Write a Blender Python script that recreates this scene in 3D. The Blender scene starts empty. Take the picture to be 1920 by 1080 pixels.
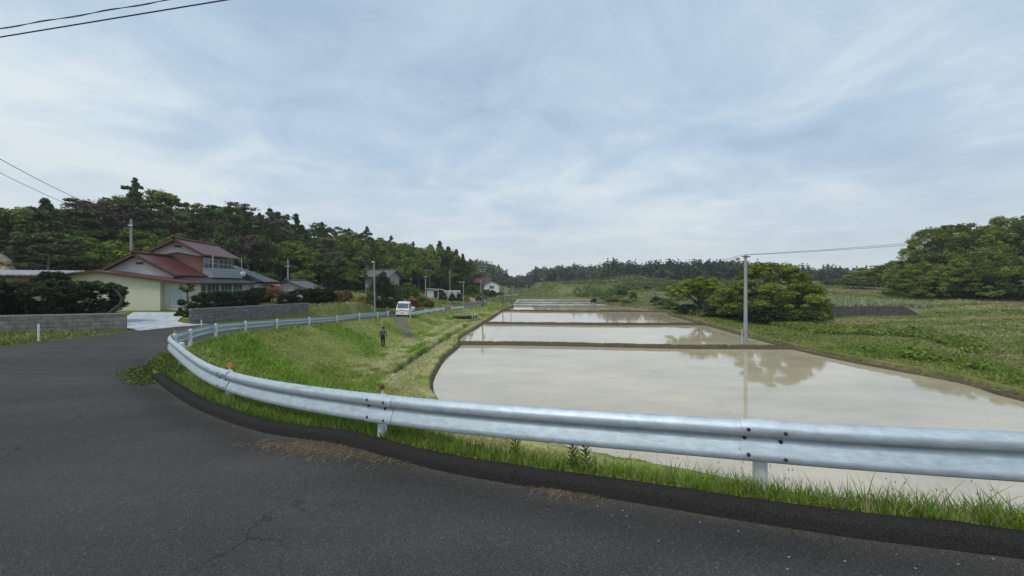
import bpy, bmesh, math, random
import numpy as np
from mathutils import Vector, Matrix

random.seed(7)
PI = math.pi
scene = bpy.context.scene
C = scene.collection

# ------------------------------------------------------------------ camera
EYE = 1.85
F = 693.3                      # focal length in pixels of a 1920 px wide frame
cam_data = bpy.data.cameras.new('camera')
cam = bpy.data.objects.new('camera', cam_data)
C.objects.link(cam)
cam_data.sensor_width = 36.0
cam_data.lens = 13.0
cam_data.shift_y = -10 / 1920
cam_data.clip_start = 0.05
cam_data.clip_end = 6000
cam.location = (0, 0, EYE)
cam.rotation_euler = (PI / 2, 0, 0)
scene.camera = cam

# ------------------------------------------------------------------ light
SUN_EL, SUN_AZ = math.radians(56), math.radians(215)      # high behind the thin cloud, behind-left of the camera
scene.view_settings.view_transform = 'Standard'
scene.view_settings.look = 'None'
scene.view_settings.exposure = 0.1
scene.view_settings.gamma = 1.0
sun_d = bpy.data.lights.new('sun', 'SUN')
sun_d.energy = 1.5
sun_d.angle = math.radians(16)
sun_d.color = (1.0, 0.96, 0.9)
sun = bpy.data.objects.new('sun', sun_d)
C.objects.link(sun)
sd = Vector((math.cos(SUN_EL) * math.sin(SUN_AZ), math.cos(SUN_EL) * math.cos(SUN_AZ), math.sin(SUN_EL)))
sun.rotation_euler = sd.to_track_quat('Z', 'Y').to_euler()

world = bpy.data.worlds.new('World')
scene.world = world
world.use_nodes = True


def make_world():
    nt = world.node_tree
    nt.nodes.clear()
    N, L = nt.nodes, nt.links
    out = N.new('ShaderNodeOutputWorld')
    sky = N.new('ShaderNodeTexSky')
    sky.sky_type = 'NISHITA'
    sky.sun_disc = False
    sky.sun_elevation = SUN_EL
    sky.sun_rotation = SUN_AZ
    bg1 = N.new('ShaderNodeBackground')
    L.new(sky.outputs[0], bg1.inputs[0])
    bg1.inputs[1].default_value = 0.09
    tc = N.new('ShaderNodeTexCoord')
    sep = N.new('ShaderNodeSeparateXYZ')
    L.new(tc.outputs['Generated'], sep.inputs[0])

    def m(op, a, b=None, clamp=False):
        n = N.new('ShaderNodeMath')
        n.operation = op
        n.use_clamp = clamp
        for i, v in enumerate((a, b)):
            if v is None:
                continue
            if isinstance(v, (int, float)):
                n.inputs[i].default_value = v
            else:
                L.new(v, n.inputs[i])
        return n.outputs[0]
    zc = m('MAXIMUM', sep.outputs['Z'], 0.0)
    zp = m('ADD', zc, 0.13)
    x = m('DIVIDE', sep.outputs['X'], zp)
    y = m('DIVIDE', sep.outputs['Y'], zp)
    comb = N.new('ShaderNodeCombineXYZ')
    L.new(x, comb.inputs[0])
    L.new(y, comb.inputs[1])

    def noise(scale, detail, rough, dist, rot=0.0, sc=(1, 1, 1), loc=(0, 0, 0)):
        mp = N.new('ShaderNodeMapping')
        mp.inputs['Rotation'].default_value = (0, 0, rot)
        mp.inputs['Scale'].default_value = sc
        mp.inputs['Location'].default_value = loc
        L.new(comb.outputs[0], mp.inputs[0])
        n = N.new('ShaderNodeTexNoise')
        n.inputs['Scale'].default_value = scale
        n.inputs['Detail'].default_value = detail
        n.inputs['Roughness'].default_value = rough
        n.inputs['Distortion'].default_value = dist
        L.new(mp.outputs[0], n.inputs[0])
        return n.outputs[0]
    n1 = noise(0.6, 6, 0.5, 0.3, 0.5, (1, 1.15, 1), (3.1, 1.2, 0))
    n2 = noise(1.7, 9, 0.62, 0.5, 0.9, (1.0, 1.05, 1), (1, 5, 0))
    n3 = noise(0.25, 2, 0.5, 0.2, 0.2, (1, 1, 1), (7, 2, 0))
    s = m('ADD', m('MULTIPLY', n1, 0.46), m('ADD', m('MULTIPLY', n2, 0.41), m('MULTIPLY', n3, 0.2)))
    # clouds are brighter and lumpier towards the left of the valley
    side = m('MULTIPLY', m('SUBTRACT', 0.1, sep.outputs['X']), 0.06)
    s = m('ADD', s, side)
    s = m('ADD', s, m('MULTIPLY', m('SUBTRACT', 0.46, zc), 0.14))
    ramp = N.new('ShaderNodeValToRGB')
    e = ramp.color_ramp.elements
    e[0].position = 0.425
    e[0].color = (0.36, 0.485, 0.63, 1)
    e[1].position = 0.665
    e[1].color = (0.70, 0.78, 0.82, 1)
    k = e.new(0.538)
    k.color = (0.475, 0.60, 0.72, 1)
    L.new(s, ramp.inputs[0])
    # thinner, paler veil near the horizon
    hz = N.new('ShaderNodeMixRGB')
    hf = m('MULTIPLY', m('SUBTRACT', 0.30, zc, True), 2.9, True)
    L.new(hf, hz.inputs[0])
    L.new(ramp.outputs[0], hz.inputs[1])
    hz.inputs[2].default_value = (0.635, 0.685, 0.72, 1)
    bg2 = N.new('ShaderNodeBackground')
    L.new(hz.outputs[0], bg2.inputs[0])
    bg2.inputs[1].default_value = 1.05
    mix = N.new('ShaderNodeMixShader')
    mix.inputs[0].default_value = 0.93
    L.new(bg1.outputs[0], mix.inputs[1])
    L.new(bg2.outputs[0], mix.inputs[2])
    L.new(mix.outputs[0], out.inputs[0])


make_world()


# ------------------------------------------------------------------ helpers
def tag(o, label=None, cat=None, group=None, kind=None):
    if label: o['label'] = label
    if cat: o['category'] = cat
    if group: o['group'] = group
    if kind: o['kind'] = kind
    return o


def thing(name, label, cat, loc=(0, 0, 0), rz=0.0, group=None):
    o = bpy.data.objects.new(name, None)
    C.objects.link(o)
    o.empty_display_size = 0.3
    o.location = loc
    o.rotation_euler = (0, 0, rz)
    return tag(o, label, cat, group)


def link(name, me, mat=None, parent=None, smooth=False):
    if mat is not None and len(me.materials) == 0:
        me.materials.append(mat)
    if smooth:
        me.polygons.foreach_set('use_smooth', [True] * len(me.polygons))
    o = bpy.data.objects.new(name, me)
    C.objects.link(o)
    if parent: o.parent = parent
    return o


def W(px, py, D):
    """pixel of the 1920 px frame at depth D -> world point"""
    return ((px - 960) / F * D, D, EYE - (py - 530) / F * D)


class MB:
    def __init__(s):
        s.v = []
        s.f = []
        s.M = Matrix.Identity(4)

    def add(s, vs, fs):
        b = len(s.v)
        s.v += [tuple(s.M @ Vector(v)) for v in vs]
        s.f += [tuple(b + i for i in f) for f in fs]
        return s

    def box(s, x0, x1, y0, y1, z0, z1):
        s.add([(x0, y0, z0), (x1, y0, z0), (x1, y1, z0), (x0, y1, z0), (x0, y0, z1), (x1, y0, z1), (x1, y1, z1), (x0, y1, z1)],
              [(0, 3, 2, 1), (4, 5, 6, 7), (0, 1, 5, 4), (1, 2, 6, 5), (2, 3, 7, 6), (3, 0, 4, 7)])
        return s

    def tube(s, pts, rad, n=8, cap=True):
        pts = [Vector(p) for p in pts]
        if isinstance(rad, (int, float)): rad = [rad] * len(pts)
        vs, fs = [], []
        prev = None
        for i, p in enumerate(pts):
            t = (pts[min(i + 1, len(pts) - 1)] - pts[max(i - 1, 0)]).normalized()
            a = Vector((0, 0, 1)) if abs(t.z) < 0.9 else Vector((1, 0, 0))
            if prev is not None: a = prev
            u = (a - t * a.dot(t)).normalized()
            prev = u
            w = t.cross(u)
            for k in range(n):
                an = 2 * PI * k / n
                vs.append(p + (u * math.cos(an) + w * math.sin(an)) * rad[i])
        for i in range(len(pts) - 1):
            for k in range(n):
                a, b = i * n + k, i * n + (k + 1) % n
                fs.append((a, b, b + n, a + n))
        if cap:
            fs.append(tuple(range(n))[::-1])
            fs.append(tuple((len(pts) - 1) * n + k for k in range(n)))
        return s.add(vs, fs)

    def prism(s, poly, y0, y1):
        """polygon in the xz plane pulled from y0 to y1"""
        n = len(poly)
        vs = [(x, y0, z) for x, z in poly] + [(x, y1, z) for x, z in poly]
        fs = [tuple(range(n)), tuple(range(2 * n - 1, n - 1, -1))]
        for i in range(n):
            j = (i + 1) % n
            fs.append((i, i + n, j + n, j))
        return s.add(vs, fs)

    def slab(s, a, b, c, d, t):
        """four corners, thickened downward by t"""
        vs = [Vector(p) for p in (a, b, c, d)]
        vs = vs + [v - Vector((0, 0, t)) for v in vs]
        return s.add(vs, [(0, 1, 2, 3), (7, 6, 5, 4), (0, 4, 5, 1), (1, 5, 6, 2), (2, 6, 7, 3), (3, 7, 4, 0)])

    def sphere(s, c, r, nu=12, nv=8):
        if isinstance(r, (int, float)): r = (r, r, r)
        vs = [(c[0], c[1], c[2] + r[2])]
        for j in range(1, nv):
            th = PI * j / nv
            for i in range(nu):
                ph = 2 * PI * i / nu
                vs.append((c[0] + r[0] * math.sin(th) * math.cos(ph), c[1] + r[1] * math.sin(th) * math.sin(ph), c[2] + r[2] * math.cos(th)))
        vs.append((c[0], c[1], c[2] - r[2]))
        fs = []
        for i in range(nu):
            fs.append((0, 1 + i, 1 + (i + 1) % nu))
            for j in range(nv - 2):
                a, b = 1 + j * nu + i, 1 + j * nu + (i + 1) % nu
                fs.append((a, a + nu, b + nu, b))
            fs.append((len(vs) - 1, 1 + (nv - 2) * nu + (i + 1) % nu, 1 + (nv - 2) * nu + i))
        return s.add(vs, fs)

    def mesh(s, name='mesh'):
        me = bpy.data.meshes.new(name)
        me.from_pydata(s.v, [], s.f)
        bm = bmesh.new()
        bm.from_mesh(me)
        bmesh.ops.recalc_face_normals(bm, faces=bm.faces)
        bm.to_mesh(me)
        bm.free()
        return me

    def build(s, name, mat, parent=None, smooth=False, bevel=0):
        me = s.mesh(name)
        if bevel:
            bm = bmesh.new()
            bm.from_mesh(me)
            es = [e for e in bm.edges if len(e.link_faces) == 2 and e.calc_face_angle(0) > 0.6]
            bmesh.ops.bevel(bm, geom=es, offset=bevel, segments=2, affect='EDGES', profile=0.5)
            bm.to_mesh(me)
            bm.free()
        return link(name, me, mat, parent, smooth)


def np_mesh(name, V, Fc, col=None, smooth=False):
    V = np.asarray(V, dtype=np.float32)
    Fc = np.asarray(Fc, dtype=np.int32)
    me = bpy.data.meshes.new(name)
    me.vertices.add(len(V))
    me.vertices.foreach_set('co', V.ravel())
    k = Fc.shape[1]
    me.loops.add(Fc.size)
    me.loops.foreach_set('vertex_index', Fc.ravel())
    me.polygons.add(len(Fc))
    me.polygons.foreach_set('loop_start', np.arange(0, Fc.size, k, dtype=np.int32))
    if smooth:
        me.polygons.foreach_set('use_smooth', np.ones(len(Fc), dtype=bool))
    me.update(calc_edges=True)
    if col is not None:
        at = me.color_attributes.new('col', 'FLOAT_COLOR', 'POINT')
        c4 = np.ones((len(V), 4), dtype=np.float32)
        c4[:, :3] = col
        at.data.foreach_set('color', c4.ravel())
    return me


_tab = {}


def vnoise(x, y, seed=0):
    if seed not in _tab: _tab[seed] = np.random.RandomState(seed + 11).rand(256, 256)
    T = _tab[seed]
    x = np.asarray(x, float)
    y = np.asarray(y, float)
    xi, yi = np.floor(x).astype(int), np.floor(y).astype(int)
    fx, fy = x - xi, y - yi
    fx = fx * fx * (3 - 2 * fx)
    fy = fy * fy * (3 - 2 * fy)
    a, b = T[xi % 256, yi % 256], T[(xi + 1) % 256, yi % 256]
    c, d = T[xi % 256, (yi + 1) % 256], T[(xi + 1) % 256, (yi + 1) % 256]
    return (a * (1 - fx) + b * fx) * (1 - fy) + (c * (1 - fx) + d * fx) * fy


def fbm(x, y, seed=0, o=4):
    s, a, t = 0, 1.0, 0
    for i in range(o):
        s = s + a * vnoise(x * 2 ** i, y * 2 ** i, seed + i)
        t += a
        a *= 0.5
    return s / t


def sstep(x, a, b):
    t = np.clip((x - a) / (b - a), 0, 1)
    return t * t * (3 - 2 * t)


def seg_dist(P, L):
    """distance to a polyline, its z at the nearest point, side (+1 right of travel)"""
    P = np.asarray(P, float)
    L = np.asarray(L, float)
    best = np.full(len(P), 1e18)
    z = np.zeros(len(P))
    side = np.zeros(len(P))
    for i in range(len(L) - 1):
        a, b = L[i, :2], L[i + 1, :2]
        ab = b - a
        t = np.clip(((P - a) @ ab) / (ab @ ab), 0, 1)
        q = a + t[:, None] * ab
        d = ((P - q) ** 2).sum(1)
        m = d < best
        best[m] = d[m]
        if L.shape[1] > 2: z[m] = (L[i, 2] + t * (L[i + 1, 2] - L[i, 2]))[m]
        cr = ab[0] * (P[:, 1] - a[1]) - ab[1] * (P[:, 0] - a[0])
        side[m] = -np.sign(cr)[m]
    return np.sqrt(best), z, side


def poly_sd(P, poly):
    """signed distance to closed polygon, negative inside"""
    P = np.asarray(P, float)
    L = np.array(list(poly) + [poly[0]], float)
    d, _, _ = seg_dist(P, L)
    ins = np.zeros(len(P), bool)
    for i in range(len(L) - 1):
        (x0, y0), (x1, y1) = L[i], L[i + 1]
        if y0 == y1: continue
        c = ((y0 > P[:, 1]) != (y1 > P[:, 1])) & (P[:, 0] < (x1 - x0) * (P[:, 1] - y0) / (y1 - y0) + x0)
        ins ^= c
    return np.where(ins, -d, d)


def catmull(pts, step):
    pts = [np.array(p, float) for p in pts]
    out = []
    n = len(pts)
    for i in range(n - 1):
        p0, p1, p2, p3 = pts[max(i - 1, 0)], pts[i], pts[i + 1], pts[min(i + 2, n - 1)]
        L = np.linalg.norm(p2 - p1)
        k = max(1, int(round(L / step)))
        for j in range(k):
            t = j / k
            out.append(0.5 * ((2 * p1) + (-p0 + p2) * t + (2 * p0 - 5 * p1 + 4 * p2 - p3) * t * t + (-p0 + 3 * p1 - 3 * p2 + p3) * t ** 3))
    out.append(pts[-1])
    return np.array(out)


# ------------------------------------------------------------------ materials
def mat(name, col, rough=0.7, spec=0.3, metal=0.0, var=0.0, vscale=5.0, bump=0.0, bscale=30.0, attr=False, trans=0.0, col2=None, detail=4.0,
        vec=(1, 1, 1), rnd=0.0):
    m = bpy.data.materials.new(name)
    m.use_nodes = True
    nt = m.node_tree
    N, L = nt.nodes, nt.links
    b = N['Principled BSDF']
    b.inputs['Roughness'].default_value = rough
    b.inputs['Specular IOR Level'].default_value = spec
    b.inputs['Metallic'].default_value = metal
    src = None
    tc = N.new('ShaderNodeTexCoord')
    mp = N.new('ShaderNodeMapping')
    mp.inputs['Scale'].default_value = vec
    L.new(tc.outputs['Object'], mp.inputs[0])
    if attr:
        a = N.new('ShaderNodeAttribute')
        a.attribute_name = 'col'
        src = a.outputs['Color']
    if col2 is not None or var > 0:
        n = N.new('ShaderNodeTexNoise')
        n.inputs['Scale'].default_value = vscale
        n.inputs['Detail'].default_value = detail
        n.inputs['Roughness'].default_value = 0.65
        L.new(mp.outputs[0], n.inputs[0])
        r = N.new('ShaderNodeMapRange')
        r.inputs[1].default_value = 0.3
        r.inputs[2].default_value = 0.7
        L.new(n.outputs[0], r.inputs[0])
        if col2 is not None:
            mx = N.new('ShaderNodeMixRGB')
            L.new(r.outputs[0], mx.inputs[0])
            mx.inputs[1].default_value = (*col, 1)
            mx.inputs[2].default_value = (*col2, 1)
            src = mx.outputs[0]
        if var > 0:
            r2 = N.new('ShaderNodeMapRange')
            r2.inputs[1].default_value = 0.3
            r2.inputs[2].default_value = 0.7
            r2.inputs[3].default_value = 1 - var
            r2.inputs[4].default_value = 1 + var
            L.new(n.outputs[0], r2.inputs[0])
            mx = N.new('ShaderNodeVectorMath')
            mx.operation = 'SCALE'
            if src is None: mx.inputs[0].default_value = col
            else: L.new(src, mx.inputs[0])
            L.new(r2.outputs[0], mx.inputs['Scale'])
            src = mx.outputs[0]
    if rnd > 0:
        oi = N.new('ShaderNodeObjectInfo')
        r3 = N.new('ShaderNodeMapRange')
        r3.inputs[3].default_value = 1 - rnd
        r3.inputs[4].default_value = 1 + rnd
        L.new(oi.outputs['Random'], r3.inputs[0])
        mx = N.new('ShaderNodeVectorMath')
        mx.operation = 'SCALE'
        if src is None: mx.inputs[0].default_value = col
        else: L.new(src, mx.inputs[0])
        L.new(r3.outputs[0], mx.inputs['Scale'])
        src = mx.outputs[0]
    if src is None: b.inputs['Base Color'].default_value = (*col, 1)
    else: L.new(src, b.inputs['Base Color'])
    if bump > 0:
        n = N.new('ShaderNodeTexNoise')
        n.inputs['Scale'].default_value = bscale
        n.inputs['Detail'].default_value = 5
        L.new(mp.outputs[0], n.inputs[0])
        bp = N.new('ShaderNodeBump')
        bp.inputs['Strength'].default_value = bump
        bp.inputs['Distance'].default_value = 0.05
        L.new(n.outputs[0], bp.inputs['Height'])
        L.new(bp.outputs[0], b.inputs['Normal'])
    if trans > 0:
        t = N.new('ShaderNodeBsdfTranslucent')
        if src is None: t.inputs[0].default_value = (*col, 1)
        else: L.new(src, t.inputs[0])
        ms = N.new('ShaderNodeMixShader')
        ms.inputs[0].default_value = trans
        L.new(b.outputs[0], ms.inputs[1])
        L.new(t.outputs[0], ms.inputs[2])
        L.new(ms.outputs[0], N['Material Output'].inputs[0])
    return m


def tiled(name, base, dark, sx, sz, rough=0.5, axis='xy', spec=0.3, mortar=0.03, var=0.2, bump=0.3):
    """roof tiles or concrete blocks as a brick pattern in object space"""
    m = mat(name, base, rough, spec)
    nt = m.node_tree
    N, L = nt.nodes, nt.links
    b = N['Principled BSDF']
    tc = N.new('ShaderNodeTexCoord')
    sp = N.new('ShaderNodeSeparateXYZ')
    L.new(tc.outputs['Object'], sp.inputs[0])
    cb = N.new('ShaderNodeCombineXYZ')
    L.new(sp.outputs['XYZ'.index(axis[0].upper())], cb.inputs[0])
    L.new(sp.outputs['XYZ'.index(axis[1].upper())], cb.inputs[1])
    br = N.new('ShaderNodeTexBrick')
    L.new(cb.outputs[0], br.inputs[0])
    br.inputs['Color1'].default_value = (*base, 1)
    br.inputs['Color2'].default_value = (*[c * (1 - var) for c in base], 1)
    br.inputs['Mortar'].default_value = (*dark, 1)
    br.inputs['Scale'].default_value = 1
    br.inputs['Mortar Size'].default_value = mortar
    br.inputs['Brick Width'].default_value = sx
    br.inputs['Row Height'].default_value = sz
    n = N.new('ShaderNodeTexNoise')
    n.inputs['Scale'].default_value = 3
    n.inputs['Detail'].default_value = 8
    L.new(tc.outputs['Object'], n.inputs[0])
    r = N.new('ShaderNodeMapRange')
    r.inputs[1].default_value = 0.3
    r.inputs[2].default_value = 0.7
    r.inputs[3].default_value = 0.7
    r.inputs[4].default_value = 1.25
    L.new(n.outputs[0], r.inputs[0])
    mx = N.new('ShaderNodeVectorMath')
    mx.operation = 'SCALE'
    L.new(br.outputs[0], mx.inputs[0])
    L.new(r.outputs[0], mx.inputs['Scale'])
    L.new(mx.outputs[0], b.inputs['Base Color'])
    bp = N.new('ShaderNodeBump')
    bp.inputs['Strength'].default_value = bump
    bp.inputs['Distance'].default_value = 0.02
    bp.invert = True
    L.new(br.outputs['Fac'], bp.inputs['Height'])
    L.new(bp.outputs[0], b.inputs['Normal'])
    return m


def asphalt_material():
    m = mat('asphalt', (0.06, 0.06, 0.062), 0.9, 0.2)
    nt = m.node_tree
    N, L = nt.nodes, nt.links
    b = N['Principled BSDF']
    tc = N.new('ShaderNodeTexCoord')
    P = tc.outputs['Object']

    def noise(s, d=4, r=0.6, dist=0, vec=None):
        n = N.new('ShaderNodeTexNoise')
        n.inputs['Scale'].default_value = s
        n.inputs['Detail'].default_value = d
        n.inputs['Roughness'].default_value = r
        n.inputs['Distortion'].default_value = dist
        src = P
        if vec:
            mp = N.new('ShaderNodeMapping')
            mp.inputs['Scale'].default_value = vec[0]
            mp.inputs['Rotation'].default_value = (0, 0, vec[1])
            L.new(P, mp.inputs[0])
            src = mp.outputs[0]
        L.new(src, n.inputs[0])
        return n.outputs[0]

    def rng(v, a, bb, c, d):
        r = N.new('ShaderNodeMapRange')
        for i, x in enumerate((a, bb, c, d)): r.inputs[i + 1].default_value = x
        L.new(v, r.inputs[0])
        return r.outputs[0]

    def mul(a, bb):
        n = N.new('ShaderNodeMath')
        n.operation = 'MULTIPLY'
        L.new(a, n.inputs[0])
        if isinstance(bb, float): n.inputs[1].default_value = bb
        else: L.new(bb, n.inputs[1])
        return n.outputs[0]
    at = N.new('ShaderNodeAttribute')
    at.attribute_name = 'col'
    grain = rng(noise(95, 3, 0.7), 0.32, 0.68, 0.45, 1.55)
    vo = N.new('ShaderNodeTexVoronoi')
    vo.inputs['Scale'].default_value = 105
    L.new(P, vo.inputs[0])
    spk = rng(vo.outputs['Distance'], 0.05, 0.35, 1.35, 0.9)
    wn = N.new('ShaderNodeSeparateColor')
    L.new(vo.outputs['Color'], wn.inputs[0])
    st = rng(wn.outputs[0], 0.9, 0.93, 1.0, 1.7)
    big = rng(noise(0.5, 5, 0.6), 0.3, 0.7, 0.88, 1.12)
    streak = rng(noise(0.55, 5, 0.55, 0.4, ((0.3, 1.6, 1), 0.35)), 0.35, 0.7, 0.9, 1.2)
    # thin cracks, only where a broad mask allows them
    wob = N.new('ShaderNodeVectorMath')
    wob.operation = 'ADD'
    nz = N.new('ShaderNodeTexNoise')
    nz.inputs['Scale'].default_value = 2.2
    nz.inputs['Detail'].default_value = 5
    L.new(P, nz.inputs[0])
    sc = N.new('ShaderNodeVectorMath')
    sc.operation = 'SCALE'
    sc.inputs['Scale'].default_value = 1.1
    L.new(nz.outputs['Color'], sc.inputs[0])
    L.new(P, wob.inputs[0])
    L.new(sc.outputs[0], wob.inputs[1])
    cr = N.new('ShaderNodeTexVoronoi')
    cr.feature = 'DISTANCE_TO_EDGE'
    cr.inputs['Scale'].default_value = 0.42
    L.new(wob.outputs[0], cr.inputs[0])
    line = rng(cr.outputs['Distance'], 0.0, 0.008, 0.0, 1.0)
    mask = rng(noise(0.33, 2), 0.46, 0.56, 1.0, 0.0)
    mx = N.new('ShaderNodeMath')
    mx.operation = 'MAXIMUM'
    L.new(line, mx.inputs[0])
    L.new(mask, mx.inputs[1])
    crack = rng(mx.outputs[0], 0, 1, 0.45, 1.0)
    f = mul(mul(mul(mul(grain, spk), mul(st, big)), streak), crack)
    s = N.new('ShaderNodeVectorMath')
    s.operation = 'SCALE'
    L.new(at.outputs['Color'], s.inputs[0])
    L.new(f, s.inputs['Scale'])
    L.new(s.outputs[0], b.inputs['Base Color'])
    bp = N.new('ShaderNodeBump')
    bp.inputs['Strength'].default_value = 0.7
    bp.inputs['Distance'].default_value = 0.006
    L.new(mul(grain, crack), bp.inputs['Height'])
    L.new(bp.outputs[0], b.inputs['Normal'])
    return m


def water_material():
    m = mat('muddy_water', (0.54, 0.45, 0.31), 0.03, 0.5, var=0.16, vscale=0.45, detail=7, vec=(.6, 1.3, 1))
    nt = m.node_tree
    N, L = nt.nodes, nt.links
    b = N['Principled BSDF']
    b.inputs['IOR'].default_value = 1.9
    tc = N.new('ShaderNodeTexCoord')
    mp = N.new('ShaderNodeMapping')
    mp.inputs['Scale'].default_value = (1.0, 2.2, 1)
    L.new(tc.outputs['Object'], mp.inputs[0])
    n = N.new('ShaderNodeTexNoise')
    n.inputs['Scale'].default_value = 2.2
    n.inputs['Detail'].default_value = 3
    n.inputs['Roughness'].default_value = 0.5
    L.new(mp.outputs[0], n.inputs[0])
    n2 = N.new('ShaderNodeTexNoise')
    n2.inputs['Scale'].default_value = 0.25
    n2.inputs['Detail'].default_value = 3
    L.new(mp.outputs[0], n2.inputs[0])
    r = N.new('ShaderNodeMapRange')
    r.inputs[1].default_value = 0.45
    r.inputs[2].default_value = 0.65
    r.inputs[3].default_value = 0.15
    r.inputs[4].default_value = 1.0
    L.new(n2.outputs[0], r.inputs[0])
    mu = N.new('ShaderNodeMath')
    mu.operation = 'MULTIPLY'
    L.new(n.outputs[0], mu.inputs[0])
    L.new(r.outputs[0], mu.inputs[1])
    bp = N.new('ShaderNodeBump')
    bp.inputs['Strength'].default_value = 0.16
    bp.inputs['Distance'].default_value = 0.02
    L.new(mu.outputs[0], bp.inputs['Height'])
    L.new(bp.outputs[0], b.inputs['Normal'])
    return m


M = {}
M['ground'] = mat('grassy_ground', (0.1, 0.1, 0.05), 0.95, 0.1, attr=True, var=0.35, vscale=6, bump=0.8, bscale=9, detail=8)
M['blade'] = mat('grass_blade', (0.1, 0.1, 0.05), 0.65, 0.15, attr=True, trans=0.3)
M['asphalt'] = asphalt_material()
M['kerb'] = mat('mossy_kerb', (0.014, 0.013, 0.013), 0.95, 0.1, col2=(0.062, 0.057, 0.053), vscale=75, bump=.6, bscale=120, detail=10)
M['water'] = water_material()
M['mud'] = mat('dike_soil', (0.15, 0.12, 0.07), 0.95, 0.1, col2=(0.13, 0.14, 0.045), vscale=2.5, bump=0.8, bscale=6, detail=6)
M['soilface'] = mat('shaded_soil_face', (0.085, 0.065, 0.042), 0.9, 0.2, col2=(0.13, 0.10, 0.06), vscale=3, bump=0.7, bscale=12, detail=8)  # bare brown soil, darkened in colour for the shaded side facing the water
M['ripple'] = mat('rippled_water', (0.36, 0.34, 0.27), 0.22, 0.5, var=0.2, vscale=0.4)
M['ripple'].node_tree.nodes['Principled BSDF'].inputs['IOR'].default_value = 2.0
M['rim'] = mat('rim_earth', (0.20, 0.165, 0.085), 0.95, 0.1, col2=(0.16, 0.18, 0.05), vscale=1.8, bump=0.6, bscale=8, detail=6)
M['steel'] = mat('galvanised_beam', (0.49, 0.56, 0.605), 0.52, 0.5, metal=0.55, var=0.17, vscale=13, bump=0.06, bscale=60, detail=11, vec=(.6, .6, 1.6))
def weather(m, scale, lo, hi, col, vec, amount):
    nt = m.node_tree
    N, L = nt.nodes, nt.links
    b = N['Principled BSDF']
    old = b.inputs['Base Color'].links[0].from_socket
    tc = N.new('ShaderNodeTexCoord')
    mp = N.new('ShaderNodeMapping')
    mp.inputs['Scale'].default_value = vec
    L.new(tc.outputs['Object'], mp.inputs[0])
    n = N.new('ShaderNodeTexNoise')
    n.inputs['Scale'].default_value = scale
    n.inputs['Detail'].default_value = 9
    n.inputs['Roughness'].default_value = 0.7
    L.new(mp.outputs[0], n.inputs[0])
    r = N.new('ShaderNodeMapRange')
    r.inputs[1].default_value = lo
    r.inputs[2].default_value = hi
    r.inputs[4].default_value = amount
    L.new(n.outputs[0], r.inputs[0])
    mx = N.new('ShaderNodeMixRGB')
    L.new(r.outputs[0], mx.inputs[0])
    L.new(old, mx.inputs[1])
    mx.inputs[2].default_value = (*col, 1)
    L.new(mx.outputs[0], b.inputs['Base Color'])


weather(M['steel'], 3.0, .56, .70, (.20, .21, .20), (.5, .5, 4.0), .45)
weather(M['steel'], 22, .66, .74, (.14, .09, .06), (1, 1, .7), .7)
weather(M['steel'], 6, .60, .75, (.62, .68, .72), (1.5, 1.5, .5), .5)
M['post'] = mat('painted_post', (0.66, 0.71, 0.72), 0.5, 0.4, var=0.2, vscale=9, detail=8)
M['bolt'] = mat('rusty_bolt', (0.06, 0.045, 0.035), 0.6, 0.5, metal=0.4, var=0.3, vscale=40)
M['rust'] = mat('rust', (0.16, 0.07, 0.03), 0.8, 0.2, var=0.3, vscale=20)
M['orange'] = mat('orange_reflector', (0.75, 0.27, 0.10), 0.35, 0.5, var=0.1, vscale=30)
M['dark'] = mat('black_rubber', (0.02, 0.02, 0.02), 0.7, 0.3, var=0.1)
M['concrete'] = mat('concrete', (0.30, 0.30, 0.29), 0.9, 0.2, var=0.2, vscale=3, bump=0.3, bscale=20, detail=8)
M['driveway'] = tiled('pale_driveway', (0.52, 0.54, 0.55), (0.25, 0.25, 0.25), 2.4, 2.0, 0.9, 'xy', 0.1, 0.02, 0.08, 0.2)
M['pole'] = mat('concrete_pole', (0.30, 0.31, 0.31), 0.85, 0.2, var=0.18, vscale=4, vec=(1, 1, 0.3), detail=6)
M['pole_dark'] = mat('weathered_pole', (0.12, 0.11, 0.10), 0.9, 0.2, var=0.2, vscale=4)
M['wire'] = mat('black_cable', (0.015, 0.014, 0.016), 0.6, 0.3, var=0.1)
M['white'] = mat('white_paint', (0.74, 0.75, 0.74), 0.5, 0.4, var=0.08, vscale=3)
M['block'] = tiled('block_wall', (0.23, 0.225, 0.21), (0.10, 0.10, 0.09), 0.4, 0.2, 0.95, 'xz', 0.1, 0.012, 0.2)
M['bark'] = mat('bark', (0.07, 0.055, 0.042), 0.95, 0.1, col2=(0.14, 0.12, 0.10), vscale=8, vec=(1, 1, 0.2), bump=0.6, bscale=20)
M['palebark'] = mat('pale_bark', (0.20, 0.18, 0.16), 0.95, 0.1, var=0.3, vscale=8)

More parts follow.
